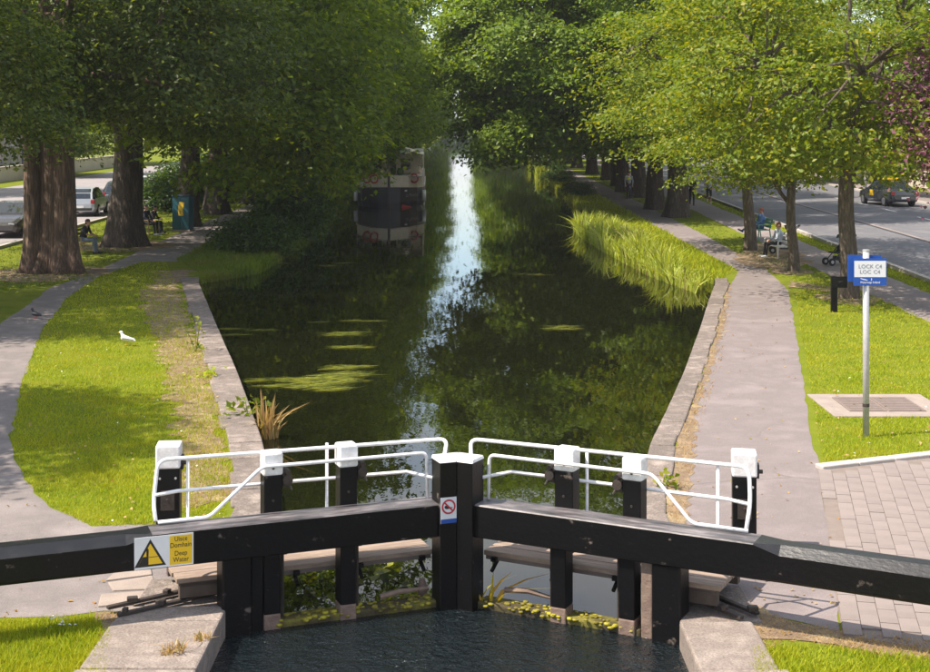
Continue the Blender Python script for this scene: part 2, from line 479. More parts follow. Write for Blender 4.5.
def jag(poly, amp, step, closed=True):
    out = []
    n = len(poly)
    for i in range(n if closed else n - 1):
        a, b = Vector((poly[i][0], poly[i][1])), Vector((poly[(i + 1) % n][0], poly[(i + 1) % n][1]))
        k = max(1, int((b - a).length / step))
        nr = Vector((-(b - a).y, (b - a).x)).normalized() if (b - a).length > 1e-6 else Vector((0, 0))
        for j in range(k):
            q = a.lerp(b, j / k)
            if 0 < j: q += nr * random.uniform(-amp, amp)
            out.append((q.x, q.y))
    return out

def sheet(name, poly, z, mat, label=None, cat=None, amp=0.0, step=0.3, parent=None):
    p = jag(poly, amp, step) if amp else [(q[0], q[1]) for q in poly]
    area = sum(p[i][0] * p[(i + 1) % len(p)][1] - p[(i + 1) % len(p)][0] * p[i][1] for i in range(len(p)))
    if area < 0: p.reverse()
    m = MB(); m.add([(q[0], q[1], z) for q in p], [tuple(range(len(p)))])
    o = m.build(name, mat, parent)
    if not parent: tag(o, label, cat, kind='structure')
    return o

def px(*pts): return [tuple(P(x, y).xy) for x, y in pts]

# left towpath: forecourt by the gate, sweeping round the lawn and on along the canal
LEFT_LAWN = px((92, 527), (50, 508), (24, 480), (10, 440), (22, 380), (42, 330), (68, 297), (100, 276), (140, 262), (166, 262), (190, 312), (208, 360), (222, 415), (232, 470), (224, 523))
lp = px((-60, 618), (60, 617), (104, 611), (150, 613), (226, 600), (240, 520)) + LEFT_LAWN[:9][0:0]
left_edge = [(-12.2, 46), (-12.6, 60), (-12.8, 85), (-12.6, 140), (-12.4, 255)]
right_edge = [(-10.6, 255), (-10.7, 140), (-10.8, 85), (-10.6, 60), (-10.2, 49.5)]
lp = lp + [tuple(p) for p in LEFT_LAWN[14:15]] + [tuple(p) for p in LEFT_LAWN[0:9]] + right_edge[::-1][0:1] + right_edge[::-1][1:] + left_edge[::-1] + px((50, 288), (18, 312), (-30, 345), (-160, 400), (-260, 480))
sheet('towpath', lp, 0.004, M['asphalt_l'], 'worn grey asphalt towpath on the left bank', 'path', .05, .4)
# right towpath
rp = px((700, 602), (800, 622), (840, 632), (830, 530), (819, 470), (808, 420), (797, 340), (788, 290)) + [(10.1, 47), (10.4, 60), (10.6, 85), (10.7, 140), (10.6, 255), (8.9, 255), (9.0, 140), (8.9, 85), (9.0, 60), (9.1, 46.5), (8.2, 43.0)] \
     + [(shore_x(SHORE_R, y) + .44, y) for y in (41, 38.9, 33.3, 27.8, 24.1, 21.7, 19.5, 17.6, 15.2)]
sheet('towpath', rp, 0.004, M['asphalt'], 'pale asphalt towpath on the right bank beside the signpost', 'path', .03, .4)

# right footpath, verge, road ; both drift slightly outwards with distance
def rx(x, y): return x + (y - 45) * 0.027
def band(name, x0, x1, y0, y1, z, mat, label, cat, amp=0, fx=rx):
    n = 24
    yy = [y0 + (y1 - y0) * i / n for i in range(n + 1)]
    return sheet(name, [(fx(x0, y), y) for y in yy] + [(fx(x1, y), y) for y in yy[::-1]], z, mat, label, cat, amp, .6)
band('footpath', 11.75, 13.5, 25, 255, 0.005, M['pavement'], 'pinkish footpath under the right-hand trees beside the road', 'footpath', .06)
band('road', 14.5, 26.2, -40, 300, 0.006, M['road'], 'grey two-way road to the right of the canal', 'road')
band('road_dark_strip', 18.55, 18.72, -40, 300, 0.010, flat('strip_dark', (.03, .028, .03)), 'narrow dark strip along the right-hand road', 'road marking')  # thin dark strip laid on the road surface
band('road_marking', 18.74, 18.95, -40, 300, 0.010, M['pavement'], 'pale continuous line beside the dark strip of the road', 'road marking')
band('pavement', 26.5, 30, -40, 300, 0.10, M['pavement'], 'pinkish pavement on the far side of the road', 'pavement')
def kerb(name, x0, x1, y0, y1, fx, label):
    root = empty(name, (0, 0, 0)); tag(root, label, 'kerb', kind='structure')
    m = MB()
    yy = [y0 + (y1 - y0) * i / 12 for i in range(13)]
    rings = [[(fx(x0, y), y, -.05), (fx(x1, y), y, -.05), (fx(x1, y), y, .12), (fx(x0, y), y, .12)] for y in yy]
    m.loft(rings)
    m.build('kerb_run', M['kerb'], root)
kerb('kerb', 14.3, 14.48, -40, 300, rx, 'stone kerb between grass verge and the road')
kerb('kerb', 26.22, 26.48, -40, 300, rx, 'stone kerb of the far pavement across the road')
dash = MB()
for k in range(24):
    y0 = 40 + k * 6.0
    x0 = rx(22.6, y0); x1 = rx(22.6, y0 + 2.2)
    dash.add([(x0 - .06, y0, .011), (x0 + .06, y0, .011), (x1 + .06, y0 + 2.2, .011), (x1 - .06, y0 + 2.2, .011)], [(0, 1, 2, 3)])
tag(dash.build('lane_marking', M['white']), 'white dashed lane line on the right-hand road', 'road marking', kind='structure')
# left road and parking strip
def lx(x, y): return x
band('road', -18.2, -34, -40, 300, 0.006, material('pale_road', (.30, .27, .27), (.25, .225, .228), .5, .85, .2, 60, fine=(60, .12)), 'pale road with parked cars behind the left-hand trees', 'road', 0, lx)
kerb('kerb', -18.18, -18.0, -40, 300, lx, 'stone kerb along the left road behind the trees')

# dirt strips
D = []
sheet('dirt_strip', [(-3.05, 18.4), (-3.75, 21.9), (-4.95, 27.4), (-6.55, 33.5), (-8.75, 42.6), (-9.0, 46.5), (-10.0, 46.5), (-9.3, 40), (-7.4, 33.2), (-5.75, 27), (-4.35, 21.5), (-3.7, 18)], 0.008, M['dirt'],
      'bare dry dirt strip between lawn and left coping', 'ground', .22, .25)
sheet('dirt_strip', [(shore_x(SHORE_R, y) + .34, y) for y in (16, 17.6, 19, 21.9, 24.2, 27.8, 33.2, 38.8, 42.5)] + [(shore_x(SHORE_R, y) + (.50 if y > 22 else .66), y) for y in (42.5, 38.8, 33.2, 27.8, 24.2, 21.9, 19, 17.6, 16)],
      0.008, M['dirt'], 'dry weedy strip between right coping and towpath', 'ground', .07, .2)
sheet('dirt_patch', px((733, 262), (752, 243), (790, 247), (812, 262), (790, 270), (760, 268)) , 0.010, M['dirt'], 'trodden dirt around the right-hand benches', 'ground', .2, .4)
sheet('dirt_patch', px((790, 281), (842, 289), (842, 294), (789, 287)), 0.010, M['dirt'], 'small trodden track crossing the right lawn', 'ground', .08, .3)
sheet('dirt_patch', px((700, 603), (735, 596), (790, 622), (930, 644), (960, 668), (860, 650), (790, 640), (740, 640), (700, 625)), 0.009, M['dirt'], 'dry earth edging below the block paving', 'ground', .06, .2)
sheet('dirt_patch', px((95, 613), (150, 612), (205, 618), (150, 655), (112, 680), (100, 645)), 0.009, M['dirt'], 'dry earth edging the near left lock stones', 'ground', .06, .2)

for k, (x, y, r_) in enumerate(((-13.6, 45.7, 2.0), (-13.4, 55.4, 1.9), (10.75, 39.2, .95), (10.85, 46.3, .8))):
    sheet('bare_soil', [(x + r_ * random.uniform(.75, 1.15) * math.cos(a), y + 1.3 * r_ * random.uniform(.75, 1.15) * math.sin(a)) for a in [2 * math.pi * j / 12 for j in range(12)]], .0065, M['dirt'],
          ['bare soil round the huge ridged left trunk', 'bare soil round the second left trunk', 'bare soil round the stout maple trunk', 'bare soil round the slim maple trunk'][k], 'ground', .12, .3)
# access cover in the right lawn
root = empty('access_cover', P(876, 406)); tag(root, 'metal access cover in a concrete surround, set in the right lawn', 'manhole cover')
c0 = P(876, 406)
m = MB(); m.box((0.05, 0, .0), (2.05, 1.9, .05)); m.build('surround', M['slab'], root, .01)
grating = flat('cover_metal', (.22, .17, .15), .6)
for k in range(2):
    m = MB()
    x0 = -.62 + k * .67
    m.box((x0 + .32, 0, .028), (.64, 1.18, .03))
    for j in range(9): m.box((x0 + .32, -.5 + j * .125, .046), (.56, .05, .01))
    m.build('lid', grating, root, .004)

# block paving at bottom right
pv = empty('paving', (0, 0, 0)); tag(pv, 'pinkish block paving beyond the right balance beam', 'paving', kind='structure')
pl = px((818, 470), (828, 530), (838, 610), (843, 636), (990, 660)) + [(9.5, 14.5), (9.5, 21.9)] + px((930, 457),)
sheet('bedding', pl, 0.010, M['bedding'], parent=pv)
def inside(poly, x, y):
    c = False; n = len(poly); j = n - 1
    for i in range(n):
        xi, yi = poly[i][0], poly[i][1]; xj, yj = poly[j][0], poly[j][1]
        if (yi > y) != (yj > y) and x < (xj - xi) * (y - yi) / (yj - yi) + xi: c = not c
        j = i
    return c
d0 = (P(818, 472) - P(843, 636)); ang = math.atan2(d0.y, d0.x)
ex = Vector((math.sin(ang), -math.cos(ang), 0)); ey = Vector((math.cos(ang), math.sin(ang), 0))
o0 = P(843, 636)
pm = None; cnt = 0; rest = MB()
mb = MB(); mb.box((0, 0, 0), (.179, .379, .05))
pmesh = mb.mesh('paver', M['paver'])
mb = MB(); mb.box((0, 0, 0), (.188, .186, .05))
smesh = mb.mesh('paver_square', M['paver'])
spots = []
for i in range(-1, 16):
    for j in range(-2, 24):
        q = o0 + ex * (.095 + .185 * i) + ey * (.19 + .385 * (j + (.5 if i % 2 else 0)))
        if inside(pl, q.x, q.y) and all(inside(pl, (q + ex * sx * .085 + ey * sy * .185).x, (q + ex * sx * .085 + ey * sy * .185).y) for sx in (-1, 1) for sy in (-1, 1)):
            spots.append(q)
spots.sort(key=lambda q: q.y + q.x * .8)
for k, q in enumerate(spots[:300]):
    o = link('paver', pmesh, pv, bevel=.004 if k == 0 else 0)
    o.location = (q.x, q.y, random.uniform(-.004, .004)); o.rotation_euler = (random.uniform(-.006, .006), random.uniform(-.006, .006), ang - math.pi / 2 + random.uniform(-.008, .008))
kr = empty('kerb', (0, 0, 0)); tag(kr, 'pale kerb stones along the top of the block paving', 'kerb', kind='structure')
a, b = P(819, 469), P(960, 453)
n = 4
for k in range(n):
    p0, p1 = a.lerp(b, k / n), a.lerp(b, (k + .985) / n)
    m = MB(); L = (p1 - p0).length
    m.box((0, 0, 0), (L, .2, .12)); o = m.build('kerb_stone', M['kerb'], kr, .015)
    o.location = (p0 + p1) / 2 + Vector((0, 0, .0)); o.rotation_euler = (0, 0, math.atan2((p1 - p0).y, (p1 - p0).x))
# concrete slabs left of the footboard
sl = empty('paving', (0, 0, 0)); tag(sl, 'pale concrete slabs beside the left end of the footboard', 'paving', kind='structure')
for poly in (px((108, 584), (152, 577), (158, 590), (113, 592)), px((101, 596), (160, 592), (168, 604), (98, 608)), px((118, 570), (150, 564), (152, 576), (106, 582))):
    m = MB(); q = poly if sum(poly[i][0] * poly[(i + 1) % 4][1] - poly[(i + 1) % 4][0] * poly[i][1] for i in range(4)) > 0 else poly[::-1]
    m.prism(q, -.05, .018 + random.uniform(0, .008)); m.build('slab', M['slab'], sl, .008)

# ------------------------------------------------------------------ canal walls with coping stones
def offset_line(line, d):
    out = []
    for i, p in enumerate(line):
        a = line[max(0, i - 1)]; b = line[min(len(line) - 1, i + 1)]
        t = Vector((b[0] - a[0], b[1] - a[1])).normalized()
        out.append((p[0] - t.y * d, p[1] + t.x * d))
    return out
def along(line, s):
    for a, b in zip(line[:-1], line[1:]):
        L = math.hypot(b[0] - a[0], b[1] - a[1])
        if s <= L: t = s / L; return Vector((a[0] + (b[0] - a[0]) * t, a[1] + (b[1] - a[1]) * t))
        s -= L
    return Vector(line[-1])
def length(line): return sum(math.hypot(b[0] - a[0], b[1] - a[1]) for a, b in zip(line[:-1], line[1:]))

def coping(root, line, width, step, side, top=.035, depth=.34, overhang=.02, mat='stone'):
    """stones along a shoreline; side=+1: land lies to the left of the walking direction"""
    L = length(line); s = 0
    while s < L - .25:
        ln = min(step * random.uniform(.8, 1.25), L - s)
        if L - s - ln < .3: ln = L - s
        a, b = along(line, s + .006), along(line, s + ln - .006)
        t = (b - a).normalized(); nr = Vector((-t.y, t.x)) * side
        wd = width * random.uniform(.9, 1.1)
        j = lambda: random.uniform(-.012, .012)
        q = [a - nr * overhang + t * j(), b - nr * overhang + t * j(), b + nr * wd, a + nr * wd]
        if side < 0: q = q[::-1]
        zt = top + random.uniform(-.012, .012)
        m = MB(); m.prism([(v.x, v.y) for v in q], -depth, zt)
        m.build('coping_stone', M[mat], root, .025, seg=2)
        s += ln
def seg_line(line, y0, y1):
    pts = [(shore_x(line, y0), y0)] + [p for p in line if y0 < p[1] < y1] + [(shore_x(line, y1), y1)]
    return pts
def wall_face(root, line, side, z0, z1, inset=.0):
    m = MB()
    pts = [Vector(p) for p in line]
    off = offset_line(line, .45 * side)
    q = [tuple(p) for p in line] + off[::-1]
    if side < 0: q = q[::-1]
    m.prism(q, z0, z1)
    m.build('wall_face', M['wallstone'], root)

cw = empty('canal_wall', (-5, 30, 0)); cw.location = (0, 0, 0)
tag(cw, 'stone coped canal wall along the left bank above the gate', 'canal wall')
ln = seg_line(SHORE_L, 15.2, 44.3); coping(cw, ln, .52, .95, 1); wall_face(cw, ln, 1, -1.3, -.345)
cw = empty('canal_wall', (0, 0, 0)); tag(cw, 'stone coped canal wall along the right bank beside the pale towpath', 'canal wall')
ln = seg_line(SHORE_R, 15.0, 44.0); coping(cw, ln, .38, .95, -1); wall_face(cw, ln, -1, -1.3, -.345)
lw = empty('lock_wall', (0, 0, 0)); tag(lw, 'near left lock chamber wall of big pale stones', 'lock wall')
ln = [(-2.45, 6), (-2.45, 14.26)]; coping(lw, ln, 1.08, 1.25, 1, .05, .5, .03, 'stone_l'); wall_face(lw, ln, 1, -3, -.51)
lw = empty('lock_wall', (0, 0, 0)); tag(lw, 'near right lock chamber wall of pale worn stones', 'lock wall')
ln = [(2.15, 6), (2.15, 13.87)]; coping(lw, ln, .72, 1.25, -1, .05, .5, .03, 'stone_l'); wall_face(lw, ln, -1, -3, -.51)
# gate recess stones in between
rs = empty('lock_wall', (0, 0, 0)); tag(rs, 'recessed stones below the left gate heel', 'lock wall')
m = MB(); m.prism([(-3.4, 14.27), (-2.435, 14.27), (-2.435, 15.18), (-3.4, 15.18)], -.6, .03); m.build('recess_stone', M['stone'], rs, .02)
rs = empty('lock_wall', (0, 0, 0)); tag(rs, 'recessed stones below the right gate heel', 'lock wall')
m = MB(); m.prism([(2.135, 13.88), (2.95, 13.88), (2.95, 14.98), (2.135, 14.98)], -.6, .03); m.build('recess_stone', M['stone'], rs, .02)

# ------------------------------------------------------------------ lock gates
ANG = {'L': 21.0, 'R': 27.0}
def gate_frame(side):
    if side == 'L': u = Vector((-math.cos(R(21)), -math.sin(R(21)), 0)); n = Vector((-math.sin(R(21)), math.cos(R(21)), 0)); rz = R(201); sw = -1
    else: u = Vector((math.cos(R(27)), -math.sin(R(27)), 0)); n = Vector((math.sin(R(27)), math.cos(R(27)), 0)); rz = R(-27); sw = 1
    return u, n, rz, sw
def gp(side, x, y, wdt=0.0):
    """photo pixel -> (u, z) in the gate's vertical plane, offset wdt upstream"""
    u, n, rz, sw = gate_frame(side)
    o = Vector((MIT[0], MIT[1], 0)) + n * wdt
    d = Vector(((x - CX) / F, 1, -(y - HY) / F))
    t = o.dot(n) / Vector((d.x, d.y, 0)).dot(n)
    p = Vector((0, 0, H)) + d * t
    return (p - o).dot(u), p.z

def text_mesh(name, body, size, mat, parent, mw, align='CENTER', depth=0.0012, squash=1.0):
    cu = bpy.data.curves.new(name, 'FONT')
    cu.body = body; cu.size = size; cu.align_x = align; cu.align_y = 'CENTER'; cu.extrude = depth; cu.resolution_u = 3
    tmp = bpy.data.objects.new('tmp_text', cu); COL.objects.link(tmp)
    dg = bpy.context.evaluated_depsgraph_get()
    me = bpy.data.meshes.new_from_object(tmp.evaluated_get(dg))
    bpy.data.objects.remove(tmp); bpy.data.curves.remove(cu)
    me.name = name
    me.materials.clear(); me.materials.append(mat)
    me.transform(mw @ Matrix.Diagonal((squash, 1, 1, 1)))
    return link(name, me, parent)

BEAM_W, BEAM_Z0, BEAM_Z1 = .34, .55, .90
def build_gate(side, label):
    u, n, rz, sw = gate_frame(side)
    root = empty('lock_gate', (MIT[0], MIT[1], 0), rz)
    tag(root, label, 'lock gate', 'pair of black lock gates')
    L3 = lambda a, wd, z: Vector((a, sw * wd, z))            # local point: a along gate, wd upstream
    def rbox(m, u0, u1, w0, w1, z0, z1): m.box2((u0, sw * w0, z0), (u1, sw * w1, z1)); return m
    # balance beam: square near the mitre, chamfered beyond the handrail, long tail
    hw = BEAM_W / 2
    secs = []
    for (uu, ch, dz, sc) in ((.13, .012, 0, 1), (1.2, .012, 0, 1), (2.3, .012, 0, 1.0), (3.3, .012, 0, 1), (3.55, .085, 0, 1), (5.0, .09, .0, 1.02), (6.6, .09, .0, 1.02)):
        z0, z1 = BEAM_Z0 + dz, BEAM_Z1 + dz
        w = hw * sc; c2 = min(ch, .03)
        ring = [(-w, z0 + c2), (-w + c2, z0), (w - c2, z0), (w, z0 + c2), (w, z1 - ch), (w - ch, z1), (-w + ch, z1), (-w, z1 - ch)]
        secs.append([L3(uu, p[0], p[1]) for p in ring])
    if sw < 0: secs = [r[::-1] for r in secs]
    m = MB(); m.loft(secs)
    top = [i for i, f in enumerate(m.f) if len(f) == 4 and all(m.v[v][2] > BEAM_Z1 - .1 for v in f)]
    for i in top: m.m[i] = 1 if max(m.v[v][0] for v in m.f[i]) < 3.4 else 2
    m.build('balance_beam', [M['black'], M['black_top'], M['black_gloss']], root)
    # mitre post
    mq = [L3(a, b, 0) for a, b in ((.1005, -.222), (.285, -.222), (.285, .05), (-.0205, .05))][::(-1 if sw < 0 else 1)]
    m = MB(); m.prism([(p.x, p.y) for p in mq], -1.2, 1.345); m.build('mitre_post', M['black'], root, .006)
    m = MB()
    q = [L3(a, b, 0) for a, b in ((.1025, -.228), (.292, -.228), (.292, .056), (-.0235, .056))]
    if sw < 0: q = q[::-1]
    m.prism([(p.x, p.y) for p in q], 1.347, 1.382, top=[(p.x, p.y) for p in [L3(a, b, 0) for a, b in ((.0925, -.20), (.28, -.20), (.28, .05), (-.02, .05))]][::(-1 if sw < 0 else 1)])
    cap = m.build('post_cap', M['white'], root, .006)
    # heel post
    hu = 2.30 if side == 'L' else 2.26
    m = MB(); rbox(m, hu, hu + .30, -.15, .15, -1.2, BEAM_Z0 + .02); m.build('heel_post', M['black'], root, .02)
    m = MB(); rbox(m, hu - .13, hu - .01, -.10, .10, -1.2, BEAM_Z0 + .02); m.build('heel_jamb', M['black'] if side == 'L' else M['rawwood'], root, .012)
    # stiles that pass behind the beam and carry the white caps with their ratchets
    stx = ((263, 283), (339, 358)) if side == 'L' else ((554, 574), (622, 642))
    tops = (453, 445) if side == 'L' else (449, 458)
    for k, (xa, xb) in enumerate(stx):
        ua = gp(side, xa, 490, .18)[0]; ub = gp(side, xb, 490, .18)[0]
        zt = gp(side, (xa + xb) / 2, tops[k], .17)[1]
        u0, u1 = min(ua, ub), max(ua, ub)
        uc = (u0 + u1) / 2
        m = MB(); rbox(m, u0 + .01, u1 - .01, .172, .36, .42, zt - .24); m.build('paddle_post', M['black'], root, .01)
        m = MB(); rbox(m, u0, u1, .165, .37, zt - .24, zt); cp = m.build('post_cap', M['white'], root, .022)
        # lower stile under the beam
        ul = gp(side, (xa + xb) / 2 - (3 if side == 'L' else 2), 580, 0)[0]
        m = MB(); rbox(m, ul - .085, ul + .085, -.11, .10, -.07, BEAM_Z0 + .02); m.build('stile', M['black'], root, .012)
        m = MB(); rbox(m, ul - .088, ul + .088, -.113, .103, -.4, -.07); m.build('stile_foot', M['rawwood'], root, .014)
        # ratchet gear
        gs = -1
        m = MB()
        m.box(L3(u0 - .045, .26, zt - .30), (.09, .13, .16)); m.tube([L3(u0 - .05, .16, zt - .30), L3(u0 - .05, .36, zt - .30)], .055, 12)
        m.tube([L3(u0 - .055, .16, zt - .22), L3(u0 - .055, .30, zt - .22)], .03, 8)
        m.tube([L3(u0 - .05, .2, zt - .30), L3(u0 - .09, .15, zt - .40)], .014, 6)
        m.build('ratchet', M['iron'], root, .004)
        m = MB(); m.tube([L3(ul - .14, .06, BEAM_Z0 + .01), L3(ul - .14, .06, -.38)], .022, 8)
        m.box(L3(ul - .14, .05, BEAM_Z0 - .03), (.08, .10, .05)); m.build('paddle_rod', M['iron'], root)
        for zz in (zt - .16, zt - .5):
            m = MB(); m.tube([L3(uc, .158, zz), L3(uc, .176, zz)], .014, 8); m.build('bolt', M['iron'], root)
    # planked leaf and its mossy top rail at the water line
    m = MB(); rbox(m, .26, hu - .14, -.09, .10, -.40, -.155)
    m.build('top_rail', M['mossboard'], root, .02)
    m = MB(); rbox(m, .26, hu - .14, -.07, .06, -2.6, -.40); m.build('leaf_planking', M['black'], root)
    m = MB(); rbox(m, .27, hu - .15, .10, .15, -.42, -.16); m.build('ledge_board', M['mossboard'], root, .012)
    # moss tufts on the rail
    mm = MB()
    for k in range(330):
        uu = .3 + (hu - .5) * random.random(); ww = random.uniform(-.12, .13)
        dense = .5 + .5 * math.sin(uu * 5.3 + (0 if side == 'L' else 2))
        if random.random() > .35 + .6 * dense: continue
        r = random.uniform(.008, .026)
        mm.sphere(L3(uu, ww, -.158 + random.uniform(-.03, .02)), (r * 1.6, r * 1.3, r * .8), 6, 4)
    mo = mm.build('moss', M['moss'], root, smooth=True); mo['kind'] = 'stuff'
    # footboard: four planks on the upstream side
    fu1 = 3.0 if side == 'L' else 2.86
    pw = .205
    for k in range(5):
        w0 = .185 + k * (pw + .012)
        e = random.uniform(-.01, .02)
        m = MB(); rbox(m, .22, fu1 + e, w0, w0 + pw, .262 + random.uniform(-.003, .003), .312); m.build('footboard_plank', M['timber'], root, .006)
    for w0 in (.20, .95):
        m = MB(); rbox(m, 2.2, fu1 - .03, w0, w0 + .09, .10, .258); m.build('footboard_bearer', M['bearer'], root, .006)
    for uu in (.35, 1.05, 1.75):
        m = MB()
        m.tube([L3(uu, .12, .12), L3(uu, .30, .22)], .024, 6); m.box(L3(uu, .65, .232), (.06, 1.0, .045)); m.build('bracket', M['black'], root)
    # drip edge under planks
    m = MB(); rbox(m, .24, fu1 - .05, .20, .225, .215, .258); m.build('footboard_edge', flat('edge_wood', (.14, .11, .10)), root)
    # handrails (outer loop behind posts, inner guard in front)
    rr = .021
    wo_, wi = .395, .125
    z_b = BEAM_Z1 + .005
    if side == 'L':
        ptop = [(452, 449), (452, 434), (158, 460), (152, 500), (154, 520)]
        mid = [(153, 493), (432, 469)]
        inner = [(435, 494), (434, 452), (262, 467), (209, 516), (158, 522)]
        ver = [(327, 443, 503), (188, 457, 517)]
    else:
        ptop = [(466, 450), (467, 434), (749, 467), (753, 500), (751, 526)]
        mid = [(483, 468), (752, 502)]
        inner = [(482, 494), (482, 454), (652, 474), (692, 520), (748, 527)]
        ver = [(587, 449, 512), (718, 463, 524)]
    def rp3(q, wd): a, z = gp(side, q[0], q[1], wd); return [a, wd, z]
    pts = [rp3(q, wo_) for q in ptop]
    pts[0] = [.16, .0, 1.36]; pts[1][1] = .2; pts[1][0] = max(.05, pts[1][0])
    pts[-1][2] = z_b + .03; pts[-1][1] = .15; pts[-1][0] = pts[-2][0]
    pts[-2][1] = .30
    hr = MB(); hr.tube(round_path([L3(*p) for p in pts], .11, 6), rr, 10); hrail = hr.build('handrail', M['rail'], root, smooth=True)
    a = [rp3(q, wo_) for q in mid]; a = sorted(a, key=lambda p: p[0]); a[0][1] = .13; a[1][1] = .30
    mid0 = [a[0][0], .385, a[0][2]]
    m = MB(); m.tube([L3(*[.28, .03, a[0][2]]), L3(.46, .385, a[0][2]), L3(a[1][0] - .25, .385, a[1][2]), L3(*a[1])], rr * .92, 8); m.build('mid_rail', M['rail'], root, smooth=True)
    b = [rp3(q, wi) for q in inner]
    b[0][0] = b[1][0] = .318
    b[0][2] = z_b - .01; b[0][1] = .10; b[1][1] = .125
    b[-1][2] = z_b + .022; b[-2][2] = z_b + .022
    m = MB(); m.tube(round_path([L3(*p) for p in b], .07, 5), rr * .92, 8); m.build('guard_rail', M['rail'], root, smooth=True)
    for (x, ya, yb) in ver:
        wv = .395
        a0, z0 = gp(side, x, ya, wv)
        fr = max(0.0, min(1, (a0 - .2) / 2.9))
        m = MB(); m.tube([L3(a0, wv, z0), L3(a0, wv, z_b - .12), L3(a0, .16, z_b - .12)], rr * .85, 8); m.build('rail_upright', M['rail'], root, smooth=True)
    return root, L3, sw

gl, LL, swl = build_gate('L', 'left black lock gate with yellow deep-water warning sign on its beam')
gr, LR, swr = build_gate('R', 'right black lock gate whose beam points over the block paving')

# warning sign on the left beam
def plane_mat(side, u_, w_, z_):
    """matrix: sign x to the viewer's right, y up, z towards the camera; on the gate front face"""
    u, n, rz, sw = gate_frame(side)
    ax = Vector((-1, 0, 0)) if side == 'L' else Vector((1, 0, 0))
    az = Vector((0, -sw, 0))
    ay = Vector((0, 0, 1))
    m = Matrix.Identity(4)
    for i, a in enumerate((ax, ay, az)):
        for k in range(3): m[k][i] = a[k]
    m.translation = Vector((u_, sw * w_, z_))
    return m
def sflat(name, poly, z0, z1, mw, mat, parent):
    mb_ = MB(); mb_.prism(poly, z0, z1)
    me = mb_.mesh(name, mat); me.transform(mw)
    return link(name, me, parent)
ul_, zl_ = gp('L', 164, 545, -.17)
u_a, _ = gp('L', 135, 545, -.17); u_b, _ = gp('L', 194, 545, -.17)
SW_ = abs(u_a - u_b); SH_ = .315
mw = plane_mat('L', ul_, -.172, (BEAM_Z0 + BEAM_Z1) / 2 - .005)
ws = sflat('warning_sign', [(-SW_/2, -SH_/2), (SW_/2, -SH_/2), (SW_/2, SH_/2), (-SW_/2, SH_/2)], 0, .006, mw, M['signwhite'], gl)
ws['label'] = 'white and yellow deep water warning sign'
xs = -SW_/2
sflat('text_panel', [(.055, -SH_/2 + .014), (SW_/2 - .014, -SH_/2 + .014), (SW_/2 - .014, SH_/2 - .014), (.055, SH_/2 - .014)], .006, .0075, mw, M['yellow'], ws)
tcx = -.135
sflat('triangle_border', [(tcx - .155, -.135), (tcx + .155, -.135), (tcx, .135)], .006, .0075, mw, M['signblack'], ws)
sflat('triangle_field', [(tcx - .118, -.115), (tcx + .118, -.115), (tcx, .092)], .0075, .0085, mw, M['yellow'], ws)
sflat('pictogram_quay', [(tcx - .118, -.115), (tcx - .018, -.115), (tcx - .018, -.035), (tcx - .072, -.035)], .0085, .0093, mw, M['signblack'], ws)
sflat('pictogram_figure', [(tcx - .038, -.034), (tcx - .018, -.034), (tcx - .016, .03), (tcx - .022, .045), (tcx - .036, .045), (tcx - .04, .03)], .0085, .0093, mw, M['signblack'], ws)
sflat('pictogram_waterline', [(tcx - .016, -.046), (tcx + .075, -.046), (tcx + .073, -.040), (tcx - .016, -.040)], .0085, .0093, mw, M['signblack'], ws)
tx = (.055 + SW_/2 - .014) / 2
for body, zz in (('Uisce', .108), ('Domhain', .047), ('Deep', -.035), ('Water', -.098)):
    text_mesh('lettering', body, .068, M['signblack'], ws, mw @ Matrix.Translation((tx, zz, .0085)), squash=.86)
# no-swimming sign on the left mitre post
u0_, z0_ = gp('L', 447.5, 508, -.22)
mw = plane_mat('L', .192, -.222, 5 - (508 - 120) / 1400 * 14.98)
ns = sflat('no_swimming_sign', [(-.09, -.145), (.09, -.145), (.09, .13), (-.09, .13)], 0, .004, mw, M['signwhite'], gl)
ns['label'] = 'small no swimming sign on the left mitre post'
def ring(name, r0, r1, c, z, mw, mat, parent, n=28):
    mb_ = MB(); vv = []; ff = []
    for k in range(n):
        a = 2 * math.pi * k / n
        vv += [(c[0] + r0 * math.cos(a), c[1] + r0 * math.sin(a), z), (c[0] + r1 * math.cos(a), c[1] + r1 * math.sin(a), z)]
    for k in range(n): j = (k + 1) % n; ff.append((2*k, 2*k+1, 2*j+1, 2*j))
    mb_.add(vv, ff); me = mb_.mesh(name, mat); me.transform(mw); return link(name, me, parent)
ring('prohibition_ring', .060, .079, (0, .03), .006, mw, M['signred'], ns)
sflat('prohibition_bar', [(-.052, .07), (-.04, .082), (.052, -.01), (.04, -.022)], .0048, .0058, mw, M['signred'], ns)
sflat('swimmer', [(-.04, .012), (-.02, .004), (.045, .014), (.045, .022), (.0, .024), (-.012, .042), (-.036, .046), (-.048, .03)], .004, .0047, mw, M['signblack'], ns)
sflat('blue_strip', [(-.09, -.145), (.09, -.145), (.09, -.10), (-.09, -.10)], .004, .005, mw, M['signblue'], ns)

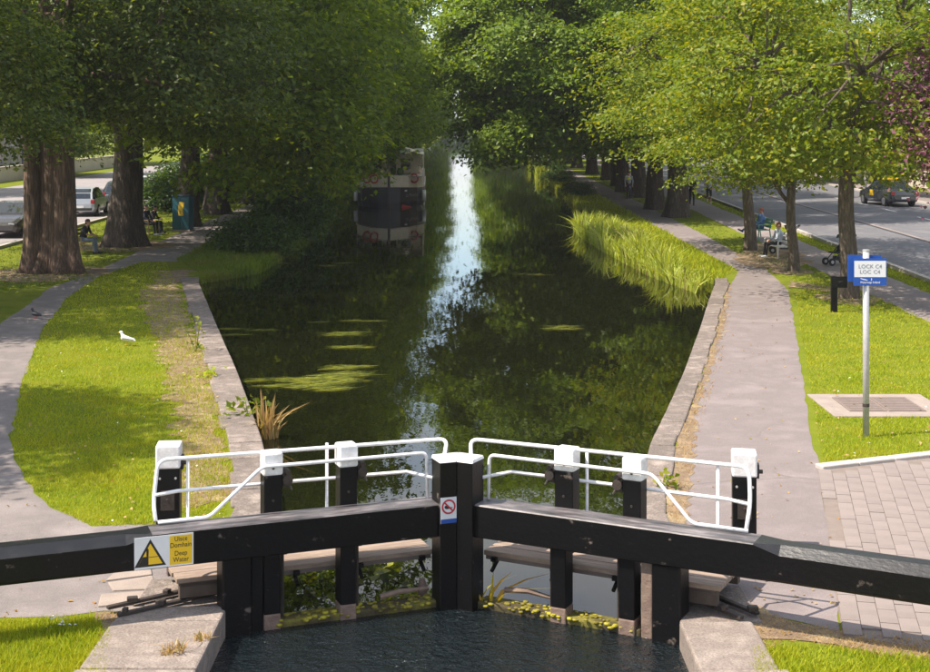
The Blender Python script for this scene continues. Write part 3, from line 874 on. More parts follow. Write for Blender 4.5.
# ground paddle stands behind the beam ends
def paddle_stand(x, ytop, d, label):
    p = PD(x, 300, d); p.z = 0
    root = empty('paddle_stand', p, R(6 if x < 465 else -8)); tag(root, label, 'paddle stand', 'ground paddle stands')
    zt = H - (ytop - HY) / F * d
    m = MB(); m.box2((-.135, -.14, 0), (.135, .14, zt - .27)); m.build('post', M['black'], root, .012)
    m = MB(); m.box2((-.142, -.147, zt - .272), (.142, .147, zt)); m.build('post_cap', M['white'], root, .02)
    m = MB(); m.box2((-.08, -.158, zt - .75), (.08, -.142, zt - .52)); m.tube([(0, -.17, zt - .63), (0, -.15, zt - .63)], .02, 8); m.build('lock_plate', M['iron'], root, .004)
    for s in (-1, 1):
        m = MB(); m.tube([(s * .09, -.152, zt - .38), (s * .09, -.138, zt - .38)], .014, 8); m.build('bolt', M['galv'], root)
    m = MB(); m.box2((.138, -.06, zt - .30), (.17, .06, zt - .14)); m.tube([(.14, -.05, zt - .22), (.21, -.05, zt - .22)], .025, 8); m.build('windlass_spindle', M['iron'], root, .004)
paddle_stand(169, 443, 16.4, 'white-capped black paddle stand behind the left handrail')
paddle_stand(744, 451, 16.2, 'white-capped black paddle stand behind the right handrail')

# iron anchor straps on the stones
def anchor(label, a, b, off, blocks):
    root = empty('anchor_strap', (0, 0, 0)); tag(root, label, 'iron strap', 'gate anchor irons')
    a = Vector((a[0], a[1], .07)); b = Vector((b[0], b[1], .07))
    t = (b - a).normalized(); nr = Vector((-t.y, t.x, 0))
    for k in range(2):
        m = MB(); o = nr * off * k
        rot = Matrix.Rotation(math.atan2(t.y, t.x), 3, 'Z')
        m.box((a + b) / 2 + o, ((b - a).length, .06, .035), rot); m.build('strap', M['iron'], root, .006)
    for k in range(blocks):
        q = a.lerp(b, (k + .4) / blocks) + nr * off * random.choice((0, 1)) + Vector((0, 0, .03))
        m = MB(); m.box(q, (random.uniform(.05, .11), .07, .055), Matrix.Rotation(random.uniform(-.5, .5), 3, 'Z')); m.build('bolt_head', M['iron'], root, .01)
    m = MB(); m.box(b + nr * off / 2 + Vector((0, 0, .0)), (.10, abs(off) + .14, .06), Matrix.Rotation(math.atan2(t.y, t.x), 3, 'Z'))
    m.tube([b + nr * off / 2 + Vector((0, 0, -.03)), b + nr * off / 2 + Vector((0, 0, .10))], .06, 10); m.build('collar', M['iron'], root, .008)
anchor('long iron anchor straps on the stones by the left heel post', P(118, 622).xy, P(222, 598).xy, .26, 6)
anchor('short iron anchor straps by the right heel post', P(742, 625).xy, P(682, 600).xy, -.22, 5)
def chain_heap(label, c):
    root = empty('iron_chain', c); tag(root, label, 'chain')
    for k in range(9):
        m = MB(); o = Vector((random.uniform(-.16, .16), random.uniform(-.1, .1), .02 + .02 * (k % 4)))
        rot = Matrix.Rotation(random.uniform(0, 6.28), 3, 'Z') @ Matrix.Rotation(random.uniform(-.6, .6), 3, 'X')
        pts = [o + rot @ Vector((.05 * math.cos(t), .028 * math.sin(t), 0)) for t in np.linspace(0, 2 * math.pi, 13)]
        m.tube(pts, .011, 6, cap=False); m.build('chain_link', M['iron'], root)
chain_heap('heap of rusty chain beside the left heel post', (P(196, 596).x, P(196, 596).y, .045))

# ------------------------------------------------------------------ signpost, waymarker
sp = P(866, 437)
root = empty('signpost', sp); tag(root, 'tall galvanised signpost with blue and white lock sign', 'signpost')
m = MB(); m.tube([(0, 0, -.1), (0, 0, 2.93)], .05, 16); pole = m.build('pole', M['galv'], root, smooth=True)
m = MB(); m.tube([(0, 0, 2.93), (0, 0, 2.955)], .054, 14); m.build('pole_cap', M['galv'], root)
m = MB(); m.tube([(0, 0, .48), (0, 0, .53)], .054, 14); m.build('clamp', M['iron'], root)
def V3(c): return Matrix.Translation(c) @ Matrix.Rotation(R(90), 4, 'X')
mw = V3((.045, -.062, 2.62))
bd = sflat('sign_board', [(-.26, -.225), (.26, -.225), (.26, .205), (-.26, .205)], 0, .006, mw, M['signblue'], root)
bd['label'] = 'front board reading LOCK C4 over a blue band'
sflat('white_panel', [(-.248, -.09), (.248, -.09), (.248, .165), (-.248, .165)], .006, .0072, mw, M['signwhite'], bd)
text_mesh('lettering', 'LOCK C4', .085, M['signink'], bd, mw @ Matrix.Translation((0, .075, .0085)), squash=1.05)
text_mesh('lettering', 'LOC', .085, M['signink'], bd, mw @ Matrix.Translation((-.075, -.01, .0085)), squash=1.05)
text_mesh('lettering', 'C4', .085, M['signink'], bd, mw @ Matrix.Translation((.105, -.01, .0085)), squash=1.05)
text_mesh('lettering', 'Waterways Ireland', .052, M['signwhite'], bd, mw @ Matrix.Translation((0, -.175, .0075)), squash=.78)
sflat('wave_mark', [(-.15, -.108), (-.06, -.128), (-.03, -.142), (-.05, -.143), (-.11, -.132), (-.15, -.118)], .006, .0075, mw, M['signwhite'], bd)
sflat('wave_mark', [(.015, -.105), (.03, -.115), (.028, -.14), (.01, -.148), (.018, -.13)], .006, .0075, mw, M['signwhite'], bd)
mw2 = Matrix.Translation((-.01, .062, 2.64)) @ Matrix.Rotation(R(-6), 4, 'Z') @ Matrix.Rotation(R(90), 4, 'X')
sflat('rear_board', [(-.26, -.2), (.26, -.2), (.26, .225), (-.26, .225)], -.006, 0, mw2, M['signblue'], root)

wp = P(834, 312)
root = empty('waymarker', wp); tag(root, 'low black waymarker post with flag-shaped panel by the maple trunk', 'waymarker')
m = MB(); m.box2((-.08, -.05, -.05), (.08, .05, .93)); m.build('post', M['black'], root, .01)
m = MB(); m.box2((-.082, -.075, .64), (.33, -.051, .935)); m.build('panel', M['black'], root, .008)

# ------------------------------------------------------------------ vegetation
def leaf_mesh(name, centers, normals, sizes, mat, fold=.25, aspect=.62, rng=RNG):
    """each leaf: a folded six-cornered blade of 4 triangles would be costly, so 2 tris folded on the midrib"""
    n = len(centers)
    nrm = normals / np.linalg.norm(normals, axis=1, keepdims=True)
    a = rng.normal(size=(n, 3)); t = a - nrm * np.sum(a * nrm, axis=1, keepdims=True)
    t /= np.linalg.norm(t, axis=1, keepdims=True)
    b = np.cross(nrm, t)
    s = sizes[:, None]
    base = centers - t * s * .5
    tip = centers + t * s * .5 - nrm * s * .12
    mid = centers - t * s * .08
    l = mid + b * s * aspect * .5 + nrm * s * fold * .5
    r = mid - b * s * aspect * .5 + nrm * s * fold * .5
    v = np.stack([base, l, tip, r], axis=1).reshape(-1, 3)
    i = np.arange(n)[:, None] * 4
    f = np.concatenate([i + np.array([[0, 2, 1]]), i + np.array([[0, 3, 2]])], axis=1).reshape(-1, 3)
    return tri_mesh(name, v, f, 3, mat)

def crown_mesh(name, lobes, n_clump, per, leaf, mat, seed, sig=(.52, .52, .17), zmin=2.2, shell=(.72, 1.04), droop=.25, up=.75):
    rng = np.random.default_rng(seed)
    lob = np.array(lobes, dtype=float)
    vol = (lob[:, 3] * lob[:, 4] + lob[:, 3] * lob[:, 5] + lob[:, 4] * lob[:, 5])
    pr = vol / vol.sum()
    C = []; O = []
    tries = 0
    while len(C) < n_clump and tries < 60:
        tries += 1
        k = rng.choice(len(lob), n_clump, p=pr)
        d = rng.normal(size=(n_clump, 3)); d /= np.linalg.norm(d, axis=1, keepdims=True)
        rr = rng.uniform(shell[0], shell[1], n_clump) * (1 + .10 * np.sin(7 * d[:, 0] + 3 * k) * np.sin(6 * d[:, 2] + k))
        p = lob[k, :3] + d * lob[k, 3:6] * rr[:, None]
        ok = p[:, 2] > zmin + rng.uniform(0, .7, n_clump)
        q = (p[:, None, :] - lob[None, :, :3]) / lob[None, :, 3:6]
        inside_ = (np.linalg.norm(q, axis=2) < .66).any(axis=1)
        ok &= ~inside_ | (rng.random(n_clump) < .10)
        C += list(p[ok]); O += list(d[ok])
    C = np.array(C[:n_clump]); O = np.array(O[:n_clump])
    nC = len(C)
    # each clump is a small spray: a tilted disc that droops outwards, of its own size
    sz = rng.uniform(.55, 1.5, nC)
    cnt = np.maximum(6, (per * sz ** 1.4 * rng.uniform(.7, 1.3, nC))).astype(int)
    idx = np.repeat(np.arange(nC), cnt)
    n = len(idx)
    off = rng.normal(size=(n, 3)) * np.array(sig) * sz[idx][:, None]
    rad = np.linalg.norm(off[:, :2], axis=1)
    outh = O[idx] * np.array([1, 1, 0])
    off[:, 2] -= droop * rad + .18 * np.sum(off * outh, axis=1)
    ctr = C[idx] + off
    nr = np.tile(np.array([[0, 0, 1.0]]), (n, 1)) * up + O[idx] * .45 + rng.normal(size=(n, 3)) * .42
    sizes = leaf * rng.uniform(.5, 1.4, n)
    return leaf_mesh(name, ctr, nr, sizes, mat, rng=rng), C

def trunk_builder(h, r0, r1, flare=.6, flutes=5, famp=.08, lean=(0, 0), seed=1, seg=18, twist=.3, root_k=5):
    rnd = random.Random(seed)
    m = MB(); pts = []; rad = []
    nn = 22
    for i in range(nn):
        t = i / (nn - 1); z = -.15 + (h + .15) * t
        pts.append((lean[0] * t + .06 * math.sin(t * 5 + seed), lean[1] * t + .06 * math.cos(t * 4 + seed), z))
        rad.append(r0 + (r1 - r0) * t)
    ph = rnd.random() * 6
    def prof(a, i):
        t = i / (nn - 1); z = max(0, (h) * t)
        fl = flare * math.exp(-z / .55)
        return 1 + famp * math.cos(flutes * a + ph + twist * t * 6) * (1 - .5 * t) + .04 * math.cos(3 * a + 9 * t) + fl * (.55 + .45 * math.cos(root_k * a + ph))
    m.tube(pts, rad, seg, prof=prof)
    return m, Vector(pts[-1])

def limb(m, a, b, r0, r1, rnd, n=7, sag=.4, seg=7):
    a, b = Vector(a), Vector(b)
    L = (b - a).length
    pts = []
    for i in range(n):
        t = i / (n - 1)
        p = a.lerp(b, t)
        p.z += sag * math.sin(math.pi * t)
        if 0 < i < n - 1: p += Vector((rnd.uniform(-1, 1), rnd.uniform(-1, 1), rnd.uniform(-.6, .6))) * L * .03
        pts.append(p)
    m.tube(pts, [r0 + (r1 - r0) * i / (n - 1) for i in range(n)], seg)
    return pts

def tree_kind(name, lobes, n_clump, per, leaf, lmat, bmat, seed, trunk, limbs, twigs=60, **kw):
    """returns (crown mesh, trunk mesh) shared by all copies of this kind"""
    crown, C = crown_mesh(name + '_crown', lobes, n_clump, per, leaf, lmat, seed, **kw)
    rnd = random.Random(seed)
    m, tp = trunk_builder(seed=seed, **trunk)
    tips = []
    for k, lb in enumerate(lobes):
        c = Vector(lb[:3]); c += Vector((rnd.uniform(-.5, .5), rnd.uniform(-.5, .5), rnd.uniform(0, .8)))
        st = Vector((tp.x, tp.y, trunk['h'] * rnd.uniform(*limbs[0])))
        tips += limb(m, st, c, trunk['r1'] * limbs[1], trunk['r1'] * .22, rnd, 8, limbs[2])[3:]
    for k in range(twigs):
        c = Vector(C[rnd.randrange(len(C))])
        q = min(tips, key=lambda t: (t - c).length)
        limb(m, q, c, .05, .014, rnd, 5, .15, 5)
    tm = m.mesh(name + '_trunk', bmat)
    tm.polygons.foreach_set('use_smooth', [True] * len(tm.polygons))
    return crown, tm

def place_tree(name, kind, loc, rz, label, cat='tree', group=None, s=1.0, sz=None):
    root = empty(name, loc, rz); root.scale = (s, s, sz or s)
    tag(root, label, cat, group)
    link('trunk', kind[1], root); link('crown', kind[0], root)
    return root

# kinds (canal side = local +X)
LA = tree_kind('plane_a', [(.5, 0, 12.5, 6.5, 6.3, 6.5), (4.6, .6, 7.2, 4.6, 4.6, 3.6), (6.2, -2.2, 10, 4, 4, 4), (-3.6, 0, 8.2, 4.6, 5, 3.6), (1.5, -4.2, 7.2, 4.2, 3.2, 3.0), (2.5, 4.2, 7.6, 4.2, 3.4, 3.4), (6.6, 2.2, 5.2, 2.8, 2.8, 2.0), (5.4, -1.6, 3.9, 3.4, 3.8, 2.3)],
               640, 112, .235, M['leaf_l'], M['bark'], 11, dict(h=6.0, r0=.62, r1=.40, flare=.7, famp=.05), ((.55, 1.0), .62, .7), 70, zmin=1.8)
LB = tree_kind('plane_b', [(1, .5, 12, 6.2, 6.0, 6.8), (5.0, -1, 6.6, 4.4, 4.2, 3.4), (5.8, 2.2, 9.6, 4.2, 4, 4), (-3.2, -1.2, 8.0, 4.6, 4.6, 3.6), (1, 4.4, 6.8, 4.2, 3.2, 3.0), (1, -4.6, 8.2, 4.0, 3.4, 3.4), (7.0, 0, 4.8, 2.6, 3.0, 1.9), (5.6, 2.0, 3.7, 3.4, 3.6, 2.3)],
               640, 112, .235, M['leaf_l'], M['bark'], 23, dict(h=5.6, r0=.55, r1=.36, flare=.6, famp=.06), ((.5, 1.0), .62, .7), 70, zmin=1.8)
LD = tree_kind('poplar', [(0, 0, 13, 5.8, 5.8, 8), (3.6, -1.2, 7.6, 3.8, 4.0, 3.6), (-3.2, -1.5, 7.2, 4.0, 4, 3.6), (1.5, -3.4, 10.0, 3.6, 2.6, 3.2), (.5, 3.2, 8, 4, 3.6, 3.4), (4.4, -2.6, 5.2, 2.5, 2.5, 1.9)],
               700, 118, .175, M['leaf_d'], M['bark_red'], 31, dict(h=8.5, r0=.56, r1=.38, flare=.85, flutes=4, famp=.07, twist=.12, seg=30, root_k=5), ((.6, 1.0), .5, .5), 60, zmin=5.0)
RA = tree_kind('chestnut_a', [(.5, 0, 12, 6.4, 6.2, 6.6), (5.0, 0, 7.4, 4.6, 4.8, 3.8), (6.5, 2.4, 9.6, 4, 4, 4), (-3.2, .6, 8.6, 4.6, 5, 3.8), (1.5, 4.4, 7.4, 4.2, 3.2, 3.2), (2, -4.4, 7.4, 4.2, 3.4, 3.4), (7.6, 1.8, 5.0, 3.0, 3.0, 2.3), (7.0, -2, 6.4, 3.2, 3, 2.6), (8.4, 1.0, 4.0, 2.9, 3.2, 2.3)],
               660, 122, .24, M['leaf_r'], M['bark'], 43, dict(h=5.2, r0=.58, r1=.42, flare=.55, famp=.05), ((.5, 1.0), .62, .9), 70, zmin=3.4)
RC = tree_kind('chestnut_c', [(.5, 0, 12, 6.4, 6.2, 6.6), (5.0, 0, 7.4, 4.6, 4.8, 3.8), (6.5, 2.4, 9.6, 4, 4, 4), (-3.2, .6, 8.6, 4.6, 5, 3.8), (1.5, 4.4, 7.4, 4.2, 3.2, 3.2), (2, -4.4, 7.4, 4.2, 3.4, 3.4), (8.2, 1.4, 4.8, 3.2, 3.2, 2.3), (9.0, -1, 7.6, 3.3, 3.2, 2.8), (8.6, .5, 11.2, 3.4, 3.6, 3.2), (9.4, 2.6, 9, 2.6, 2.8, 2.6), (10.4, .2, 8.2, 2.3, 2.8, 3.0), (10.2, -.8, 12, 2.4, 2.8, 3.0)],
               900, 122, .24, M['leaf_r'], M['bark'], 47, dict(h=5.2, r0=.58, r1=.42, flare=.55, famp=.05), ((.5, 1.0), .62, .9), 70, zmin=2.6)
RB = tree_kind('chestnut_b', [(.2, .4, 12.4, 6.2, 6.4, 6.6), (4.8, 1, 7.0, 4.6, 4.6, 3.6), (6.0, -2.2, 10, 4.2, 4, 4), (-3.6, 0, 8.0, 4.4, 5, 3.4), (1.2, -4.6, 7.6, 4.2, 3.2, 3.0), (2.2, 4.4, 8.0, 4.2, 3.4, 3.4), (6.8, .2, 4.8, 2.8, 3.0, 2.0), (8.0, -1.4, 4.3, 2.9, 3.0, 2.3)],
               660, 122, .24, M['leaf_r'], M['bark'], 57, dict(h=5.4, r0=.58, r1=.40, flare=.5, famp=.06), ((.5, 1.0), .62, .8), 70, zmin=3.4)
MA = tree_kind('maple_a', [(0, 0, 7.6, 3.4, 3.4, 3.4), (2.6, .4, 5.6, 2.6, 2.8, 2.1), (-2.2, .6, 5.4, 2.6, 2.8, 2.0), (.4, -2.4, 5.2, 2.8, 2.2, 1.7), (.4, 2.6, 5.6, 2.8, 2.2, 2.0), (2.6, -1.2, 7.4, 2.2, 2.3, 2.2), (-2.2, -.8, 7.4, 2.2, 2.2, 2.2)],
               300, 125, .145, M['leaf_m'], M['bark_pale'], 61, dict(h=3.6, r0=.245, r1=.185, flare=.35, famp=.03), ((.75, 1.0), .55, .25), 90, zmin=2.7, sig=(.50, .50, .11), shell=(.45, 1.05), droop=.3)
MC = tree_kind('maple_c', [(0, 0, 6.8, 3.0, 3.2, 3.0), (2.6, 0, 4.9, 2.4, 2.8, 1.9), (-1.8, .4, 5.0, 2.4, 2.6, 1.8), (.6, -2.2, 4.8, 2.6, 2.2, 1.7), (3.4, -.6, 6.4, 2.0, 2.2, 2.0), (.4, 2.4, 5.2, 2.6, 2.2, 1.9)],
               280, 125, .145, M['leaf_m'], M['bark_pale'], 67, dict(h=3.4, r0=.205, r1=.15, flare=.35, famp=.03), ((.7, 1.0), .55, .25), 70, zmin=3.1, sig=(.50, .50, .11), shell=(.5, 1.05), droop=.3)
PL = tree_kind('plum', [(0, 0, 4.9, 2.0, 2.0, 2.0), (-1.0, -.6, 3.9, 1.3, 1.3, 1.2), (-.9, .5, 5.4, 1.4, 1.3, 1.3), (.8, .4, 4.4, 1.4, 1.3, 1.3)], 300, 42, .13, M['leaf_p'], M['bark'], 71,
               dict(h=2.6, r0=.14, r1=.10, flare=.3, famp=.03), ((.7, 1.0), .6, .2), 30, zmin=2.3, sig=(.3, .3, .16), shell=(.4, 1.05))
SH = tree_kind('shrub', [(0, 0, .9, 1.5, 1.5, .95), (1.0, .6, .8, 1.1, 1.1, .8), (-.9, -.5, .8, 1.1, 1.2, .8)], 210, 34, .15, M['leaf_b'], M['bark'], 77,
               dict(h=.6, r0=.08, r1=.06, flare=.2, famp=.03), ((.4, 1.0), .5, .1), 24, zmin=-.15, sig=(.24, .24, .16), shell=(.45, 1.08))

rt = random.Random(5)
# left bank row
place_tree('poplar_tree', LD, (-13.6, 46.0, 0), R(10), 'huge tree with ridged reddish double trunk at left edge', group='trees on the left bank')
m = MB()
tm2, _ = trunk_builder(h=8.5, r0=.40, r1=.26, flare=.9, flutes=3, famp=.07, lean=(-.55, .1), seed=93, seg=24)
stem = tm2.build('second_stem', M['bark_red'], bpy.data.objects['poplar_tree'], smooth=True); stem.location = (.62, -.40, 0)
tm3, _ = trunk_builder(h=8.6, r0=.30, r1=.20, flare=.9, flutes=3, famp=.07, lean=(-.3, .0), seed=94, seg=24)
stem = tm3.build('second_stem', M['bark_red'], bpy.data.objects['poplar_tree'], smooth=True); stem.location = (-.55, -.2, 0)
left_lab = ['dark thick-trunked tree just right of the silver hatchback', 'leafy tree whose trunk stands behind the teal cabinet', 'tree on the left bank whose boughs hang over the shrubs',
            'left bank tree whose boughs hang over the barge bow', 'left bank tree standing level with the middle of the barge']
for k, (y, kd, dx, s) in enumerate([(55.5, LA, 0, 1.12), (66, LB, .4, 1.0), (74.5, LA, .2, .97), (84, LB, .5, 1.10), (95, LA, .4, 1.15), (107, LB, .4, 1.1), (120, LA, .2, 1.05), (134, LB, .4, 1.05), (150, LA, .4, 1.06), (168, LB, .4, 1.05), (188, LA, .4, 1.06), (212, LB, .4, 1.08), (238, LA, .4, 1.08), (268, LB, .2, 1), (300, LA, .2, 1), (340, LB, .2, 1), (385, LA, .2, 1)]):
    place_tree('plane_tree', kd, (-13.4 + dx, y, 0), R(rt.uniform(-25, 25)), left_lab[k] if k < 5 else 'leafy tree in the far part of the left bank row', group='trees on the left bank' if k < 5 else 'far trees on the left bank', s=s)
# off to the left of the frame, its shade falls on the lawn
place_tree('plane_tree', LB, (-14.4, 20.4, 0), R(200), 'tree left of the frame shading the left lawn and path', group='trees on the left bank', s=.66)
place_tree('poplar_tree', LD, (-15.9, 34.6, 0), R(150), 'fine-leaved tree at the left edge, nearer than the ridged trunk', group='trees on the left bank', s=.80)
# right bank: three maples, then the big dark row
place_tree('maple_tree', MA, (10.75, 39.3, 0), R(185), 'yellow-green maple with stout trunk behind the signpost', group='maples on the right bank', s=1.06)
place_tree('maple_tree', MC, (10.85, 46.4, 0), R(160), 'slim maple beside the white bench', group='maples on the right bank', s=.88)
place_tree('maple_tree', MC, (10.9, 53.8, 0), R(175), 'maple whose trunk stands in front of the green bench', group='maples on the right bank', s=1.12)
right_lab = ['big tree with the nearest thick dark trunk on the right bank', 'thick dark trunk just behind the nearest big right-bank tree', 'third big dark tree of the right-hand row', 'leaning dark-trunked tree left of the standing person on the right bank', 'big right-bank tree with bright boughs reaching over the water']
for k, (x, y, kd, s) in enumerate([(10.9, 72, RC, 1.0), (10.7, 78.5, RB, .88), (11.2, 90.5, RA, .88), (11.0, 97.5, RB, .85), (11.6, 106, RA, .88), (11.9, 117, RB, .88), (11.8, 130, RA, .90), (11.7, 146, RB, .95), (11.9, 162, RA, .96), (12, 182, RB, .98), (12, 206, RA, .97), (12, 236, RB, .98), (12.2, 266, RA, .97), (12.2, 300, RB, .98), (12.2, 340, RA, .98), (12.2, 385, RB, .98)]):
    place_tree('chestnut_tree', kd, (x, y, 0), R(180 + rt.uniform(-22, 22)), right_lab[k] if k < 5 else 'leafy tree in the far part of the right bank row', group='big trees on the right bank' if k < 5 else 'far trees on the right bank', s=s)
place_tree('plum_tree', PL, (13.75, 36.0, 0), R(20), 'purple-leaved plum tree at the right edge', s=1.08)
# across the right road and left road
for k, (x, y, kd, s) in enumerate([(31, 88, RB, .9), (33, 112, RA, .9), (33, 140, RB, 1), (34, 170, LA, 1), (36, 205, RA, 1.1)]):
    place_tree('street_tree', kd, (x, y, 0), rt.uniform(0, 6), 'leafy tree across the right-hand road', group='trees across the right road', s=s)
for k, (x, y, kd, s) in enumerate([(-38, 95, LA, .9), (-39, 125, LB, .9), (-38, 160, LA, 1), (-39, 200, LB, 1)]):
    place_tree('street_tree', kd, (x, y, 0), rt.uniform(0, 6), 'leafy tree beyond the left-hand road', group='trees beyond the left road', s=s)
# shrubs leaning over the water on the left bank
sh_lab = ['shrub nearest the end of the left coping', 'leafy shrub overhanging the water on the left bank', 'large shrub between the left bank and the barge', 'low shrub on the left bank near the barge bow']
for k, (x, y, s) in enumerate([(-7.9, 53, .8), (-7.4, 60, 1.15), (-8.3, 67, 1.15), (-8.8, 75, .75)]):
    place_tree('bank_shrub', SH, (x, y, 0), rt.uniform(0, 6), sh_lab[k], 'shrub', 'shrubs on the left bank', s=s)
us = ['added bush darkening the gap behind the people in the shade', 'added bush darkening the gap behind the teal cabinet', 'added bush darkening the left road beyond the teal cabinet']  # bushes added to darken the gaps under the left trees
for k, (x, y, s) in enumerate([(-16.3, 77.5, 1.15), (-16.3, 86, 1.5), (-16, 97, 1.6)]):
    place_tree('added_verge_bush', SH, (x, y, 0), rt.uniform(0, 6), us[k], 'shrub', 'bushes added to darken the left verge', s=s)
for k, (x, y, s) in enumerate([(-6, 433, 3.6), (0, 434, 3.4), (6, 433, 3.8)]):
    place_tree('hedge_bush', SH, (x, y, 0), rt.uniform(0, 6), 'big dark bush closing the far end of the canal', 'shrub', 'bushes at the canal end', s=s)
for k, (x, y, s) in enumerate([(7.4, 92, .55), (7.5, 112, .6), (7.7, 128, .8)]):
    place_tree('bank_shrub', SH, (x, y, 0), rt.uniform(0, 6), 'low bush on the right bank beyond the reeds', 'shrub', 'bushes on the far right bank', s=s)

# grass blades
def pip(poly, X, Y):
    c = np.zeros(len(X), bool); n = len(poly); j = n - 1
    for i in range(n):
        xi, yi = poly[i][0], poly[i][1]; xj, yj = poly[j][0], poly[j][1]
        cond = (yi > Y) != (yj > Y)
        with np.errstate(divide='ignore', invalid='ignore'):
            cr_ = X < (xj - xi) * (Y - yi) / (yj - yi + 1e-12) + xi
        c ^= cond & cr_
        j = i
    return c
def blades(name, poly, dens, mat, label, cat, h=(.03, .08), wd=.012, z=0.0, power=3, ref=20.0, clump=0.0, holes=(), seed=1, lean=.5):
    rng = np.random.default_rng(seed)
    pa = np.array([(p[0], p[1]) for p in poly])
    x0, y0 = pa.min(0); x1, y1 = pa.max(0)
    V = []
    yy = np.linspace(y0, y1, max(2, int((y1 - y0) / .5) + 1))
    for a, b in zip(yy[:-1], yy[1:]):
        dmid = (a + b) / 2
        n = int(dens * min(5, (ref / dmid) ** power) * (x1 - x0) * (b - a))
        if n < 1: continue
        X = rng.uniform(x0, x1, n); Y = rng.uniform(a, b, n)
        ok = pip(poly, X, Y)
        for hp in holes: ok &= ~pip(hp, X, Y)
        if clump:
            ok &= (np.sin(X * 3.1 + np.sin(Y * 2.3) * 2) * np.sin(Y * 2.7 + np.sin(X * 1.9) * 2) * .5 + .5 + rng.normal(0, .2, n)) > clump
        X, Y = X[ok], Y[ok]; n = len(X)
        if not n: continue
        sc = max(.8, dmid / ref)
        ang_ = rng.uniform(0, math.pi, n); hh = rng.uniform(h[0], h[1], n) * (.75 + .35 * np.sin(X * 1.7 + 1.3 * np.sin(Y)) ** 2); w_ = wd * sc * rng.uniform(.7, 1.3, n)
        lx_ = rng.normal(0, lean, n) * hh; ly_ = rng.normal(0, lean, n) * hh
        dx, dy = np.cos(ang_) * w_ / 2, np.sin(ang_) * w_ / 2
        zz = np.full(n, z - .005)
        V.append(np.stack([np.stack([X - dx, Y - dy, zz], 1), np.stack([X + dx, Y + dy, zz], 1), np.stack([X + lx_, Y + ly_, zz + hh], 1)], 1).reshape(-1, 3))
    V = np.concatenate(V); n = len(V) // 3
    o = link(name, tri_mesh(name, V, np.arange(n * 3).reshape(-1, 3), 3, mat))
    tag(o, label, cat, kind='stuff')
    return o
blades('lawn_grass', LEFT_LAWN, 1500, M['grass'], 'short sunlit lawn between left path and coping', 'grass', (.03, .075), .013, seed=3)
RIGHT_LAWN = px((824, 462), (815, 420), (803, 345), (794, 290), (792, 276)) + [(11.6, 44), (11.6, 30)] + px((960, 452),)
COVER = [(c0.x - .97, c0.y - .95), (c0.x + 1.07, c0.y - .95), (c0.x + 1.07, c0.y + .95), (c0.x - .97, c0.y + .95)]
blades('lawn_grass', RIGHT_LAWN, 1500, M['grass'], 'short lawn around the signpost on the right', 'grass', (.03, .075), .013, holes=(COVER,), seed=4)
blades('lawn_grass', px((-40, 622), (96, 619), (108, 640), (104, 690), (-40, 690)), 1300, M['grass'], 'tufty grass in the bottom left corner', 'grass', (.04, .10), .016, seed=5)
blades('lawn_grass', px((752, 652), (800, 645), (960, 664), (960, 700), (760, 700)), 1300, M['grass'], 'tufty grass in the bottom right corner', 'grass', (.03, .09), .016, clump=.25, seed=6)
blades('dry_grass', px((700, 604), (735, 598), (790, 622), (930, 645), (960, 668), (880, 660), (800, 640), (745, 655), (700, 628)), 700, M['drygrass'], 'straw-coloured dry grass edging the block paving', 'grass', (.02, .06), .012, clump=.2, lean=1.2, seed=7)
blades('dry_grass', px((95, 616), (150, 614), (200, 620), (170, 660), (112, 690), (104, 645)), 420, M['drygrass'], 'dry grass among the near left lock stones', 'grass', (.02, .07), .012, clump=.35, lean=1.0, seed=8, z=.01)
blades('dry_grass', [(-3.05, 18.4), (-3.75, 21.9), (-4.95, 27.4), (-6.55, 33.5), (-7.4, 33.2), (-5.75, 27), (-4.35, 21.5), (-3.7, 17.6)], 420, M['drygrass'], 'dry grass strip along the back of the left coping', 'grass', (.03, .09), .012, clump=.3, lean=.9, seed=9)
blades('dry_grass', [(shore_x(SHORE_R, y) + .36, y) for y in (16, 18, 22, 28, 38.8)] + [(shore_x(SHORE_R, y) + .66, y) for y in (38.8, 28, 22, 18, 16)], 520, M['drygrass'], 'dry weeds along the back of the right coping', 'grass', (.03, .09), .012, clump=.35, lean=.9, seed=10)
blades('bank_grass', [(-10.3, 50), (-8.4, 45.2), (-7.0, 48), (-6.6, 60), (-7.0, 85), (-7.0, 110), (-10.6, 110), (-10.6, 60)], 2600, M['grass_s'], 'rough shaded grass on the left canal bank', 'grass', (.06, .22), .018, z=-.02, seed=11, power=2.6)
blades('bank_grass', [(7.9, 43.5), (8.9, 46.5), (8.9, 85), (8.9, 140), (6.8, 140), (6.6, 85), (6.8, 60), (7.0, 47)], 2600, M['grass'], 'bright uncut grass on the right canal bank', 'grass', (.06, .25), .018, z=-.02, seed=12, power=2.6)
blades('verge_grass', [(rx(13.55, y), y) for y in range(28, 131, 6)] + [(rx(14.25, y), y) for y in range(130, 27, -6)], 1800, M['grass'], 'grass verge between footpath and road', 'grass', (.03, .09), .014, seed=13, power=2.6)
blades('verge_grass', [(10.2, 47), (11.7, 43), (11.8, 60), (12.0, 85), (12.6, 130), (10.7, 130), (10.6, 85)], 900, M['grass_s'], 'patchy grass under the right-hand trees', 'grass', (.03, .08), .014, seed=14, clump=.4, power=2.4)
blades('verge_grass', [(-12.5, 46), (-13, 60), (-13, 100), (-17.9, 100), (-17.9, 44), (-14, 40), (-11.5, 44.2)], 900, M['grass_s'], 'grass under the left-hand trees', 'grass', (.03, .09), .014, seed=15, clump=.2, power=2.4)

